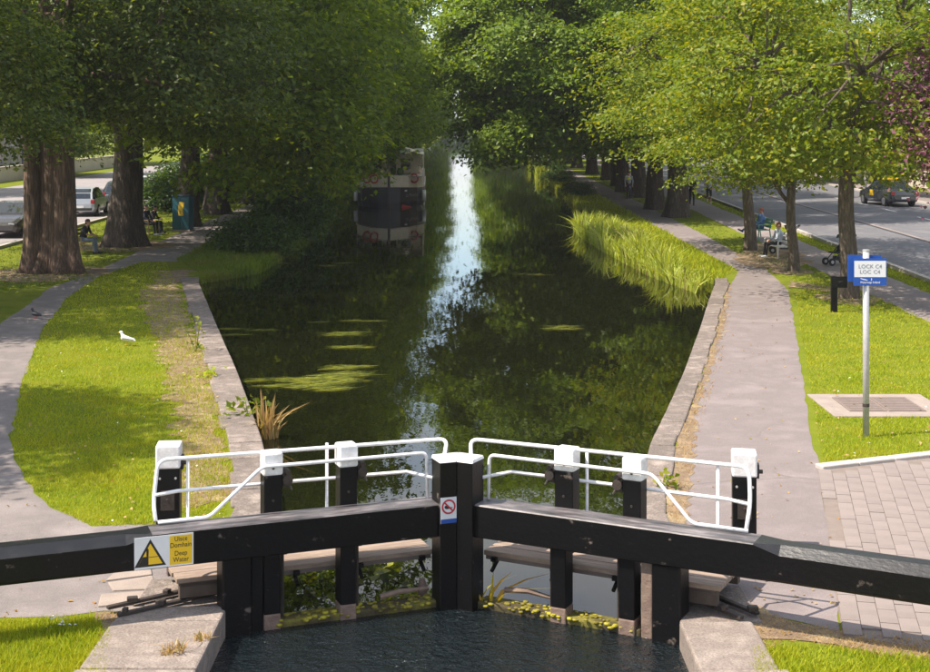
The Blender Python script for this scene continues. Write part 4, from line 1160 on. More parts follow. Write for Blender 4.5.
# reeds
def reeds(name, poly, n, h, mat, label, cat, z, wd=.028, seed=1, lean=.25, kind='stuff', edge_h=.55):
    rng = np.random.default_rng(seed)
    pa = np.array(poly); x0, y0 = pa.min(0); x1, y1 = pa.max(0)
    X = rng.uniform(x0, x1, n * 6); Y = rng.uniform(y0, y1, n * 6)
    ok = pip(poly, X, Y); X, Y = X[ok][:n], Y[ok][:n]; n = len(X)
    hh = rng.uniform(h[0], h[1], n) * (.62 + .28 * np.sin(X * 2.3 + Y * .9) * np.sin(X * .9 - Y * 1.7) + .22 * np.sin(Y * 2.9 + 2 * np.sin(X * 2)) + .15 * np.sin(X * 5))
    hh = np.maximum(hh, h[0] * .3)
    a = rng.uniform(0, 2 * math.pi, n); ln_ = np.abs(rng.normal(0, lean, n)) * hh
    b = rng.uniform(0, math.pi, n); w_ = wd * rng.uniform(.6, 1.3, n)
    V = []
    for k, (t, ws) in enumerate(((0, .8), (.4, 1), (.75, .8), (1.0, .05))):
        cx_ = X + np.cos(a) * ln_ * t * t; cy_ = Y + np.sin(a) * ln_ * t * t; cz_ = z + hh * (t - .18 * t * t * (ln_ / hh))
        V.append(np.stack([cx_ - np.cos(b) * w_ * ws / 2, cy_ - np.sin(b) * w_ * ws / 2, cz_], 1))
        V.append(np.stack([cx_ + np.cos(b) * w_ * ws / 2, cy_ + np.sin(b) * w_ * ws / 2, cz_], 1))
    V = np.stack(V, 1).reshape(-1, 3)
    i = np.arange(n)[:, None] * 8
    f = np.concatenate([i + np.array([[2*k, 2*k+1, 2*k+3, 2*k+2]]) for k in range(3)], 1).reshape(-1, 4)
    o = link(name, tri_mesh(name, V, f, 4, mat)); tag(o, label, cat, kind=kind); return o
REED = [(6.9, 41.8), (6.1, 46.5), (5.5, 54), (5.1, 61), (5.1, 66), (5.8, 69), (7.0, 66), (7.2, 55), (7.4, 47), (7.5, 43.5)]
reeds('reed_bed', REED, 8000, (.5, 1.15), M['reed'], 'tall bright green reed bed at the right water edge', 'reeds', WATER_Z, .055, 21, lean=.55)
reeds('reed_bed', [(6.2, 120), (7.4, 118), (7.6, 150), (6.4, 150)], 1500, (.9, 1.6), M['reed'], 'far clump of sunlit reeds on the right bank', 'reeds', WATER_Z, .07, 22)

reeds('bank_sedge', [(-8.7, 44.5), (-7.3, 47.4), (-6.85, 60), (-7.3, 84), (-6.9, 84), (-6.45, 60), (-6.9, 47.1), (-8.5, 43.9)], 4200, (.25, .62), M['grass_s'], 'fringe of sedge along the left water edge', 'sedge', WATER_Z, .03, 23, lean=.6)
reeds('bank_sedge', [(7.5, 70), (7.2, 80), (7.3, 128), (6.7, 128), (6.6, 80), (6.8, 70)], 3000, (.25, .7), M['reed'], 'fringe of bright sedge along the far right water edge', 'sedge', WATER_Z, .045, 24, lean=.6)
# weed mats on the water : trailing strands
def weed_mat(label, c, rxy, n, seed, mat='weed'):
    rng = np.random.default_rng(seed)
    ns = max(3, n // 45)                          # strands gather in drifting streamers
    sx_ = rng.normal(0, .48, ns); sy_ = rng.normal(0, .42, ns)
    k_ = rng.integers(0, ns, n)
    X = c[0] + (sx_[k_] + rng.normal(0, .20, n)) * rxy[0]; Y = c[1] + (sy_[k_] + .12 * sx_[k_] + rng.normal(0, .07, n)) * rxy[1]
    L_ = rng.uniform(.15, .75, n) * rng.uniform(.5, 1, n); a = rng.normal(.12, .16, n) + (rng.normal(0, .15, ns))[k_]; w_ = rng.uniform(.006, .017, n)
    V = []
    for t, ws in ((0, .5), (.5, 1), (1, .1)):
        x_ = X + np.cos(a + t * .3) * L_ * (t - .5); y_ = Y + np.sin(a + t * .3) * L_ * (t - .5)
        zz = WATER_Z + .006 + rng.uniform(0, .022, n) * (1 - abs(t - .5))
        V += [np.stack([x_ - np.sin(a) * w_ * -ws, y_ - np.cos(a) * w_ * ws, zz], 1), np.stack([x_ + np.sin(a) * w_ * -ws, y_ + np.cos(a) * w_ * ws, zz], 1)]
    V = np.stack(V, 1).reshape(-1, 3); i = np.arange(n)[:, None] * 6
    f = np.concatenate([i + np.array([[0, 1, 3, 2]]), i + np.array([[2, 3, 5, 4]])], 1).reshape(-1, 4)
    o = link('water_weed', tri_mesh('water_weed', V, f, 4, M[mat])); tag(o, label, 'water weed', 'floating weed mats')
weed_mat('largest yellow-green weed mat floating near the left coping', P(326, 380, WATER_Z), (.92, 1.5), 1200, 1)
weed_mat('thin weed mat just beyond the largest one', P(352, 339, WATER_Z), (1.0, 1.2), 170, 2)
weed_mat('small weed mat farthest out in front of the barge reflection', P(350, 321, WATER_Z), (.6, .8), 80, 3)
weed_mat('weed mat touching the left coping', P(240, 331, WATER_Z), (.75, 1.0), 150, 4)
weed_mat('sparse weed floating off the reed bed', P(545, 275, WATER_Z), (1.3, 1.6), 40, 5)
weed_mat('sparse weed by the left bank shrubs', P(315, 266, WATER_Z), (1.1, 1.8), 110, 6)
weed_mat('sparse weed in mid canal near the reed bed', P(560, 325, WATER_Z), (1.4, 1.6), 60, 7)

# broad-leaved plants at the gate and coping
def rosette(name, label, loc, n, h, leaf, mat, seed, spread=.2, cat='plant', tilt=.7):
    rng = np.random.default_rng(seed)
    root = empty(name, loc); tag(root, label, cat)
    k = n
    c = np.stack([rng.normal(0, spread, k), rng.normal(0, spread, k), rng.uniform(.02, 1, k) * h], 1)
    me = leaf_mesh('leaf_mass', c, rng.normal(size=(k, 3)) * tilt + np.array([0, -.3, 1.0]), leaf * rng.uniform(.6, 1.3, k), mat, rng=rng)
    lo_ = link('leaf_mass', me, root); lo_['kind'] = 'stuff'
    m = MB()
    for j in range(min(5, n)): m.tube([(0, 0, -.02), (c[j, 0] * .6, c[j, 1] * .6, c[j, 2] * .7), tuple(c[j])], [.008, .006, .003], 5)
    m.build('stem', mat, root)
rosette('marsh_plant', 'yellow-green marsh plant between the left gate stiles', P(318, 572, WATER_Z), 110, .12, .075, M['leaf_m'], 3, .26)
rosette('marsh_plant', 'pale lily leaves behind the left gate', P(375, 573, WATER_Z), 14, .02, .18, M['weed'], 4, .25, tilt=.1)
rosette('coping_weed', 'green leafy weed rooted at the left coping edge', P(248, 415), 46, .30, .13, M['leaf_m'], 5, .22)
rosette('coping_weed', 'yellow weed standing on the left coping', P(196, 352), 40, .75, .10, M['leaf_m'], 6, .10)
rosette('coping_weed', 'low weed growing on the left coping', P(210, 378), 30, .18, .11, M['grass'], 7, .2)
rosette('coping_weed', 'small green weed in the right coping joint', P(668, 488), 30, .22, .10, M['leaf_m'], 8, .08)
def tuft(name, label, loc, n, h, mat, seed, wd=.03, lean=.5, r=.12):
    poly = [(loc[0] + r * math.cos(a), loc[1] + r * math.sin(a)) for a in np.linspace(0, 2 * math.pi, 9)[:-1]]
    o = reeds(name, poly, n, h, mat, label, 'plant', loc[2], wd, seed, lean, kind='thing'); return o
tuft('dry_sedge', 'dry straw-coloured sedge clump at the left water edge', P(268, 438, WATER_Z), 60, (.45, .95), M['drygrass'], 31, .035, .55, .16)
tuft('grass_tuft', 'dry grass tuft on the near left lock stone', P(172, 653, .05), 60, (.08, .2), M['drygrass'], 32, .014, .9, .12)
tuft('grass_tuft', 'small tuft in the joint of the left lock stone', P(202, 640, .05), 45, (.06, .15), M['drygrass'], 33, .012, 1.0, .09)
tuft('iris_leaves', 'yellow iris leaves caught below the mitre posts', P(486, 606, CHAMBER_Z), 9, (.35, .6), M['yleaf'], 34, .035, 1.8, .10)
tuft('iris_leaves', 'single yellow blades leaning on the right gate sill', P(652, 616, CHAMBER_Z), 5, (.2, .36), M['yleaf'], 35, .035, .8, .06)
tuft('iris_leaves', 'green blade leaning on the right gate sill', P(552, 606, CHAMBER_Z), 3, (.2, .32), M['leaf_m'], 36, .03, .7, .04)
# old stump post at the sill, branch on the sill
root = empty('timber_stump', P(422, 597, CHAMBER_Z)); tag(root, 'short broken timber stump left of the mitre posts', 'stump')
m = MB(); m.tube([(0, 0, -.3), (.005, 0, .12), (.0, 0, .20)], [.055, .052, .03], 9); m.build('stump', M['rawwood'], root, smooth=False)
m = MB(); a = P(380, 597, -.08); b = P(428, 588, -.05)
m.tube([a, a.lerp(b, .4) + Vector((0, 0, .02)), b], [.03, .028, .018], 7); tag(m.build('driftwood', M['rawwood']), 'thin driftwood stick lying on the left gate sill', 'stick')
m = MB(); a = P(505, 590, -.06); b = P(552, 598, -.08)
m.tube([a, a.lerp(b, .5) + Vector((0, 0, .03)), b], [.03, .03, .02], 7); tag(m.build('driftwood', M['rawwood']), 'dark driftwood stick lying on the right gate sill', 'stick')
# twigs and leaves lying about
for k in range(22):
    x, y = rt.uniform(705, 930), 0
    y = 612 + (x - 705) * .16 + rt.uniform(-4, 22)
    q = P(x, y)
    m = MB(); s_ = .03
    a = rt.uniform(0, 6.28)
    m.add([(q.x, q.y, .03), (q.x + s_ * math.cos(a), q.y + s_ * math.sin(a), .045), (q.x + s_ * 1.5 * math.cos(a + .5), q.y + s_ * 1.5 * math.sin(a + .5), .03), (q.x + s_ * math.cos(a + 1), q.y + s_ * math.sin(a + 1), .04)], [(0, 1, 2, 3)])
    tag(m.build('fallen_leaf', M['drygrass']), 'brown fallen leaf on the dry edging at bottom right', 'leaf', 'fallen leaves by the paving')

# ------------------------------------------------------------------ barge
M['hull'] = material('hull_black', (.008, .009, .014), (.015, .016, .022), 2, .35, .1, 12)
M['cream'] = material('cream_paint', (.70, .62, .53), (.60, .53, .45), 3, .5, .1, 20)
M['red'] = material('boat_red', (.42, .03, .03), (.35, .025, .03), 4, .45)
M['canvas'] = material('awning_canvas', (.62, .58, .55), (.52, .49, .47), 3, .8)
bw = P(389, 208, WATER_Z)
barge = empty('barge', (bw.x, bw.y, WATER_Z), R(90 + 1.5)); tag(barge, 'black-hulled passenger barge with cream bulwark moored under the left trees', 'barge')
# local: +X from bow towards stern, Y across
def hull_ring(x, hw_, z0, z1, n=9, flare=.9):
    r = [(x, -hw_ * flare, z0), (x, hw_ * flare, z0), (x, hw_, (z0 + z1) / 2), (x, hw_, z1), (x, -hw_, z1), (x, -hw_, (z0 + z1) / 2)]
    return r
st = [(0.0, .10), (.3, .65), (.8, 1.2), (1.5, 1.65), (2.4, 1.95), (3.6, 2.1), (9, 2.1), (16, 2.1), (17.6, 1.8), (18.4, 1.1)]
m = MB(); m.loft([hull_ring(x + (.0), w_, -.5, 1.12 + max(0, (2 - x)) * .05) for x, w_ in st]); m.build('hull', M['hull'], barge, smooth=False)
m = MB(); m.loft([hull_ring(x - .02, w_ + .03, 1.13 + max(0, (2 - x)) * .05, 1.24 + max(0, (2 - x)) * .05, flare=1) for x, w_ in st]); m.build('rubbing_strake', M['cream'], barge)
m = MB(); m.loft([hull_ring(x + .06, max(.05, w_ - .03), 1.25 + max(0, (2 - x)) * .05, 1.80 + max(0, (2 - x)) * .06, flare=1) for x, w_ in st[:8]]); m.build('bulwark', M['cream'], barge)
m = MB(); m.box((-.06, 0, .85), (.12, .14, 2.1)); m.build('stem_post', M['hull'], barge, .02)
m = MB(); m.add([(-.08, .05, .42), (.80, -1.36, .02), (-.08, .05, -.25), (.75, .0, .1)], [(0, 2, 1), (0, 1, 3), (1, 2, 3), (2, 0, 3)]); m.build('bow_flash', M['red'], barge)
m = MB(); m.box((3.0, 0, 1.82), (4.4, 3.9, .05)); m.build('foredeck', flat('deck_grey', (.3, .27, .25)), barge)
m = MB(); m.box2((5.4, -1.85, 1.85), (17, 1.85, 3.05)); cab = m.build('saloon', M['cream'], barge, .03)
for k in range(8):
    for s in (-1, 1):
        m = MB(); m.box((6.2 + k * 1.38, s * 1.855, 2.5), (1.0, .03, .6)); m.build('window', M['glass'], barge, .02)
for yy_ in (-.9, 0, .9):
    m = MB(); m.box((5.39, yy_, 2.45), (.03, .6, .65)); m.build('window', M['glass'], barge, .02)
m = MB(); m.box2((5.2, -2.0, 3.07), (17.2, 2.0, 3.16)); m.build('roof', M['canvas'], barge, .03)
m = MB()
m.add([(3.4, -2.05, 3.05), (5.9, -2.05, 3.18), (5.9, -.9, 3.5), (3.4, -.9, 3.38)], [(0, 1, 2, 3)]); m.add([(3.4, -2.05, 3.01), (5.9, -2.05, 3.14), (5.9, -.9, 3.46), (3.4, -.9, 3.34)], [(3, 2, 1, 0)])
m.build('awning', M['canvas'], barge)
for k in range(7):
    x_ = 2.6 + k * 2.2
    for s in (-1, 1):
        m = MB(); m.tube([(x_, s * 2.0, 1.75), (x_, s * 2.0, 3.1)], .03, 6); m.build('stanchion', M['cream'], barge)
for s in (-1, 1):
    m = MB(); m.tube([(1.3, s * 1.72, 2.45), (2.6, s * 2.0, 2.4), (17, s * 2.0, 2.4)], .025, 6); m.build('guard_rail', M['rawwood'], barge)
def torus(m, c, R0, r, ax, n=20, k=8):
    c = Vector(c); ax = Vector(ax).normalized(); e1 = ax.orthogonal().normalized(); e2 = ax.cross(e1)
    pts = [c + (e1 * math.cos(a) + e2 * math.sin(a)) * R0 for a in np.linspace(0, 2 * math.pi, n + 1)]
    m.tube(pts, r, k, cap=False)
for (x_, y_, z_) in ((.75, .85, 1.72), (1.25, 1.28, 1.72), (1.45, -1.42, 1.72)):
    m = MB(); torus(m, (x_ - .45, y_ * 1.04, z_), .25, .055, (1, .6 * (-1 if y_ < 0 else 1), 0)); m.build('lifebuoy', M['red'], barge, smooth=True)
m = MB(); m.sphere((.25, .0, 2.05), (.12, .12, .14)); m.tube([(.25, 0, 1.8), (.25, 0, 2.5)], .03, 6); m.build('bow_lamp', M['rawwood'], barge)
m = MB(); m.tube([(2.3, -2.06, .95), (2.3, -2.08, .30)], .12, 10); m.build('fender', M['white'], barge, smooth=True)
m = MB(); m.tube([(2.3, 2.06, .95), (2.3, 2.08, .30)], .12, 10); m.build('fender', M['white'], barge, smooth=True)
# name on the bow, right of the stem as seen from the bridge
a0 = Vector((.45, -.82, .0)); a1 = Vector((1.5, -1.65, .0))
ax = (a1 - a0).normalized(); nz_ = Vector((ax.y, -ax.x, 0)); nz_ = nz_ if nz_.x < 0 else -nz_
mt = Matrix.Identity(4)
for i, v in enumerate((ax, Vector((0, 0, 1)), nz_)):
    for k in range(3): mt[k][i] = v[k]
mt.translation = (a0 + a1) / 2 + nz_ * .14 + Vector((0, 0, .72))
text_mesh('lettering', 'La P\u00e9niche', .30, M['signink'], barge, mt, squash=.9)
mt2 = mt.copy(); mt2.translation = a0 + nz_ * .14 + ax * .1 + Vector((0, 0, 1.0))
m = MB(); m.box((0, 0, 0), (.22, .09, .01)); me = m.mesh('number_plate', M['white']); me.transform(mt2); link('number_plate', me, barge)
for k in range(5):
    x_ = 2.0 + k * .55; m = MB(); m.sphere((x_, rt.uniform(-1.5, 1.5), 2.05), (.22, .22, .25), 8, 6); m.build('flower_tub', M['leaf_b'], barge, smooth=True)

# ------------------------------------------------------------------ cars
def car(name, label, loc, rz, paint, kind='hatch', taxi=False, group='parked cars'):
    """local +X forward"""
    root = empty(name, loc, rz); tag(root, label, 'car', group)
    if kind == 'hatch':
        S = [(-1.98, .34, .62, .66, .62, .5), (-1.93, .28, .86, .92, .78, .66), (-1.74, .24, .93, 1.22, .83, .62), (-1.42, .22, .93, 1.43, .85, .60), (-.6, .2, .91, 1.49, .86, .61), (.15, .2, .89, 1.44, .86, .60),
             (1.0, .2, .87, .93, .85, .72), (1.65, .22, .76, .80, .82, .64), (1.93, .26, .62, .66, .74, .55), (2.0, .34, .5, .53, .6, .45)]
        cab0, cab1 = 1, 6
    else:
        S = [(-2.35, .36, .66, .70, .66, .55), (-2.28, .30, .92, .97, .80, .68), (-1.75, .24, .95, 1.0, .86, .70), (-1.05, .22, .94, 1.40, .88, .60), (-.4, .2, .92, 1.46, .89, .61), (.3, .2, .90, 1.42, .89, .60),
             (1.15, .2, .88, .94, .88, .74), (1.9, .22, .78, .83, .85, .66), (2.25, .26, .64, .68, .76, .56), (2.35, .34, .52, .55, .62, .46)]
        cab0, cab1 = 2, 6
    body = MB(); win = []
    rings = []
    for (x, zb, ze, zt, w_, wt) in S:
        rings.append([(x, -w_ * .9, zb), (x, -w_, zb + .2), (x, -w_ * .985, ze), (x, -wt, zt), (x, wt, zt), (x, w_ * .985, ze), (x, w_, zb + .2), (x, w_ * .9, zb)])
    for a in range(len(S) - 1):
        for i in range(8):
            j = (i + 1) % 8
            q = [rings[a][i], rings[a + 1][i], rings[a + 1][j], rings[a][j]]
            glass = False
            if cab0 <= a < cab1:
                if i in (2, 4): glass = True
                if i == 3 and abs(S[a + 1][3] - S[a][3]) > .17: glass = True
            body.add(q, [(0, 1, 2, 3)])
            if glass: win.append((a, i, q))
    body.add(rings[0], [tuple(range(8))]); body.add(rings[-1], [tuple(range(7, -1, -1))])
    bo = body.build('body', paint, root, .03, smooth=False)
    for a, i, q in win:
        v = [Vector(p) for p in q]; c = sum(v, Vector()) / 4
        n_ = (v[1] - v[0]).cross(v[3] - v[0])
        if n_.length < 1e-6: n_ = (v[2] - v[1]).cross(v[0] - v[1])
        n_.normalize()
        if n_.dot(c - Vector((c.x * .4, 0, .6))) < 0: n_ = -n_
        m = MB(); m.add([c + (p - c) * .86 + n_ * .012 for p in v], [(0, 1, 2, 3)])
        m.build('windscreen' if i == 3 else 'side_window', M['glass'], root)
    wb = 1.22 if kind == 'hatch' else 1.42
    for sx in (-1, 1):
        for sy in (-1, 1):
            m = MB(); y_ = sy * (S[4][4] - .08)
            m.tube([(sx * wb, y_ - sy * .11, .31), (sx * wb, y_ + sy * .10, .31)], .31, 20); t_ = m.build('wheel', M['tyre'], root, .02)
            m = MB(); m.tube([(sx * wb, y_ + sy * .095, .31), (sx * wb, y_ + sy * .115, .31)], .2, 14); m.build('rim', M['rim'], t_)
    xr, xf = S[0][0], S[-1][0]
    for s in (-1, 1):
        m = MB(); m.box((S[1][0] - .0, s * (S[1][4] - .09), .78), (.12, .2, .2)); m.build('tail_light', M['redlight'], root, .02)
        m = MB(); m.box((xf - .12, s * .52, .58), (.16, .26, .13)); m.build('headlight', M['rim'], root, .02)
        m = MB(); m.box((.72, s * (S[5][4] + .07), .95), (.12, .16, .11)); m.build('mirror', paint, root, .02)
    m = MB(); m.box((xr - .005, 0, .52), (.02, .48, .11)); m.build('number_plate', M['white'], root)
    m = MB(); m.box((xr + .02, 0, .40), (.10, 1.3, .14)); m.build('bumper', flat('bumper_plastic', (.03, .03, .03)), root, .03)
    if taxi:
        m = MB(); m.box((-.35, 0, 1.53), (.22, 1.0, .14)); m.build('roof_sign', M['yellow'], root, .03)
        m = MB(); m.box((1.15 - .9, .885, .72), (.5, .012, .34)); m.build('door_panel', M['yellow'], root)
    return root
silver = material('silver_paint', (.42, .45, .50), (.38, .41, .46), 2, .3, metal=.3, coat=.5)
grey = material('grey_paint', (.06, .065, .075), (.05, .055, .065), 2, .25, metal=.3, coat=.6)
dark = material('dark_paint', (.05, .045, .045), (.04, .037, .037), 2, .25, metal=.2, coat=.6)
white_c = material('car_white', (.6, .6, .6), None, 2, .3, coat=.5)
red_c = material('car_red', (.28, .03, .03), None, 2, .3, coat=.5)
car('parked_car', 'silver hatchback parked between the two nearest left trunks', (-20.0, 74, 0.006), R(94), silver)
car('parked_car', 'dark car parked at the far left edge', (-19.7, 61.2, 0.006), R(-88), dark, 'saloon')
car('parked_car', 'dark hatchback parked ahead of the silver car', (-19.9, 81.5, 0.006), R(92), grey)
car('parked_car', 'white car parked behind the teal cabinet', (-19.9, 89.5, 0.006), R(90), white_c, 'saloon')
car('taxi', 'dark grey taxi with yellow roof sign across the right road', (24.9, 82.5, 0.006), R(98), grey, 'saloon', True, group='cars on the right road')

# ------------------------------------------------------------------ street furniture
def bench(label, loc, rz, mat, L=1.6):
    """sitter faces local +X"""
    root = empty('bench', loc, rz); tag(root, label, 'bench', 'canal-side benches')
    for k in range(4):
        m = MB(); m.box((-.18 + k * .13, 0, .43), (.10, L, .03)); m.build('seat_slat', mat, root, .006)
    for k in range(3):
        m = MB(); m.box((-.27 - k * .035, 0, .56 + k * .14), (.025, L, .10), Matrix.Rotation(R(-14), 3, 'Y')); m.build('backrest_slat', mat, root, .006)
    for s in (-1, 1):
        m = MB(); y_ = s * (L / 2 - .1)
        m.tube([(.24, y_, 0), (.22, y_, .41)], .025, 8); m.build('leg', mat, root)
        m = MB(); m.tube([(-.30, y_, 0), (-.24, y_, .45), (-.37, y_, .90)], .025, 8); m.build('leg', mat, root)
        m = MB(); m.tube(round_path([(-.28, y_, .64), (.22, y_, .64), (.22, y_, .42)], .06), .022, 8); m.build('armrest', mat, root)
    return root
B1 = Vector((P(759, 239).x, P(759, 239).y, 0)); B2 = Vector((P(777, 257).x, P(777, 257).y, 0))
B3 = Vector((-14.35, 52.6, 0)); B4 = Vector((-13.9, 61.5, 0))
bench('green bench behind the second maple trunk', B1, R(185), M['benchgreen'])
bench('white bench beside the slim maple', B2, R(188), M['benchwhite'])
bench('tan bench beside the huge ridged trunk', B3, R(-8), M['benchtan'])
bench('tan bench in deep shade left of the teal cabinet', B4, R(-6), M['benchtan'])
cb = P(183, 231)
root = empty('utility_cabinet', (cb.x, cb.y, 0), R(-8)); tag(root, 'teal utility cabinet with a yellow mark under the left trees', 'cabinet')
m = MB(); m.box2((-.40, -.30, .08), (.40, .30, 1.55)); m.build('case', M['teal'], root, .02)
m = MB(); m.box2((-.44, -.34, 0), (.44, .34, .08)); m.build('plinth', M['slab'], root, .01)
m = MB(); m.box2((-.43, -.33, 1.55), (.43, .33, 1.62)); m.build('lid', flat('cabinet_dark', (.02, .05, .08)), root, .02)
for s in (-1, 1):
    m = MB(); m.box2((s * .02, -.318, .14), (s * .37, -.302, 1.48)); m.build('door', M['teal'], root, .006)
m = MB(); m.add([(-.10, -.322, .7), (.14, -.322, .72), (.10, -.322, 1.0), (.18, -.322, 1.3), (-.06, -.322, 1.34), (-.12, -.322, 1.05)], [(0, 1, 2, 3, 4, 5)]); m.build('yellow_mark', M['yellow'], root)
m = MB(); m.box2((-.04, -.335, .8), (-.02, -.322, .95)); m.build('handle', M['iron'], root)

def lamp(label, x, y, h=7.5):
    root = empty('street_lamp', (x, y, .1)); tag(root, label, 'street lamp', 'street lamps')
    m = MB(); m.tube([(0, 0, -.1), (0, 0, 1.2), (0, 0, h)], [.11, .08, .055], 10); m.build('pole', M['galv'], root, smooth=True)
    m = MB(); m.tube(round_path([(0, 0, h - .1), (0, 0, h + .5), (-1.2, 0, h + .7)], .3), .04, 8); a_ = m.build('arm', M['galv'], root)
    m = MB(); m.box((-1.5, 0, h + .68), (.6, .22, .12)); m.build('lantern', M['galv'], root, .03)
lamp('grey street lamp on the far pavement left of the taxi', 26.9, 94)
lamp('grey street lamp farther up the far pavement', 27.6, 124)
def litter_bin(label, p):
    root = empty('litter_bin', p); tag(root, label, 'bin', 'litter bins')
    m = MB(); m.tube([(0, 0, 0), (0, 0, .1), (0, 0, .85)], [.24, .26, .28], 14); m.build('drum', M['black'], root)
    m = MB(); m.tube([(0, 0, .98), (0, 0, 1.05), (0, 0, 1.12)], [.30, .29, .10], 14); m.build('hood', M['black'], root)
    for k in range(3):
        a = k * 2.09; m = MB(); m.tube([(.25 * math.cos(a), .25 * math.sin(a), .84), (.25 * math.cos(a), .25 * math.sin(a), 1.0)], .02, 6); m.build('strut', M['black'], root)
litter_bin('dark litter bin beyond the big right-bank trunks', (P(592, 168).x, P(592, 168).y, 0))

def stroller(label, loc, rz, fabric):
    """local +X forward"""
    root = empty('stroller', loc, rz); tag(root, label, 'stroller', 'strollers by the benches')
    fr = flat('stroller_frame', (.03, .03, .035), .4)
    for (x, y) in ((.42, 0.2), (.42, -.2), (-.30, .26), (-.30, -.26)):
        m = MB(); m.tube([(x, y - .025, .13), (x, y + .025, .13)], .13, 14); wv = m.build('wheel', M['tyre'], root, .008)
        m = MB(); m.tube([(x, y - .03, .13), (x, y + .03, .13)], .06, 10); m.build('hub', M['rim'], wv)
    for s in (-1, 1):
        m = MB(); m.tube([(.42, s * .2, .13), (-.05, s * .24, .55), (-.52, s * .24, 1.02)], .016, 6); m.tube([(-.30, s * .26, .13), (.0, s * .24, .52)], .016, 6); m.build('frame', fr, root)
    m = MB(); m.tube(round_path([(-.52, .24, 1.02), (-.58, .12, 1.06), (-.58, -.12, 1.06), (-.52, -.24, 1.02)], .06), .02, 8); m.build('handlebar', fr, root)
    m = MB(); m.loft([[(.30, -.2, .42), (.30, .2, .42), (.30, .2, .46), (.30, -.2, .46)], [(-.02, -.21, .40), (-.02, .21, .40), (-.02, .21, .46), (-.02, -.21, .46)], [(-.26, -.2, .85), (-.26, .2, .85), (-.22, .2, .89), (-.22, -.2, .89)]]); m.build('seat', flat('stroller_seat', (.02, .02, .025)), root, .01)
    m = MB()
    rings = []
    for a in np.linspace(R(75), R(175), 6):
        c = Vector((-.10, 0, .72)); d = Vector((math.cos(a), 0, math.sin(a)))
        rings.append([c + d * .36 * math.sqrt(max(.05, 1 - (t * .8) ** 2)) + Vector((0, t * .24, 0)) for t in np.linspace(-1, 1, 7)])
    vv = [p for r_ in rings for p in r_]; ff = [(a * 7 + i, a * 7 + i + 1, (a + 1) * 7 + i + 1, (a + 1) * 7 + i) for a in range(5) for i in range(6)]
    m.add(vv, ff); hd = m.build('hood', fabric, root); md = hd.modifiers.new('thick', 'SOLIDIFY'); md.thickness = .02
    m = MB(); m.box((-.05, 0, .24), (.4, .36, .14)); m.build('basket', flat('stroller_basket', (.05, .05, .055)), root, .02)
s1 = P(838, 266)
stroller('teal-hooded stroller half hidden by the stout maple trunk', (s1.x + .12, s1.y + .3, 0.006), R(200), flat('teal_fabric', (.05, .26, .28)))
stroller('black stroller beside the white bench', (B2.x + .55, B2.y + 1.3, .006), R(170), flat('black_fabric', (.015, .015, .02)))

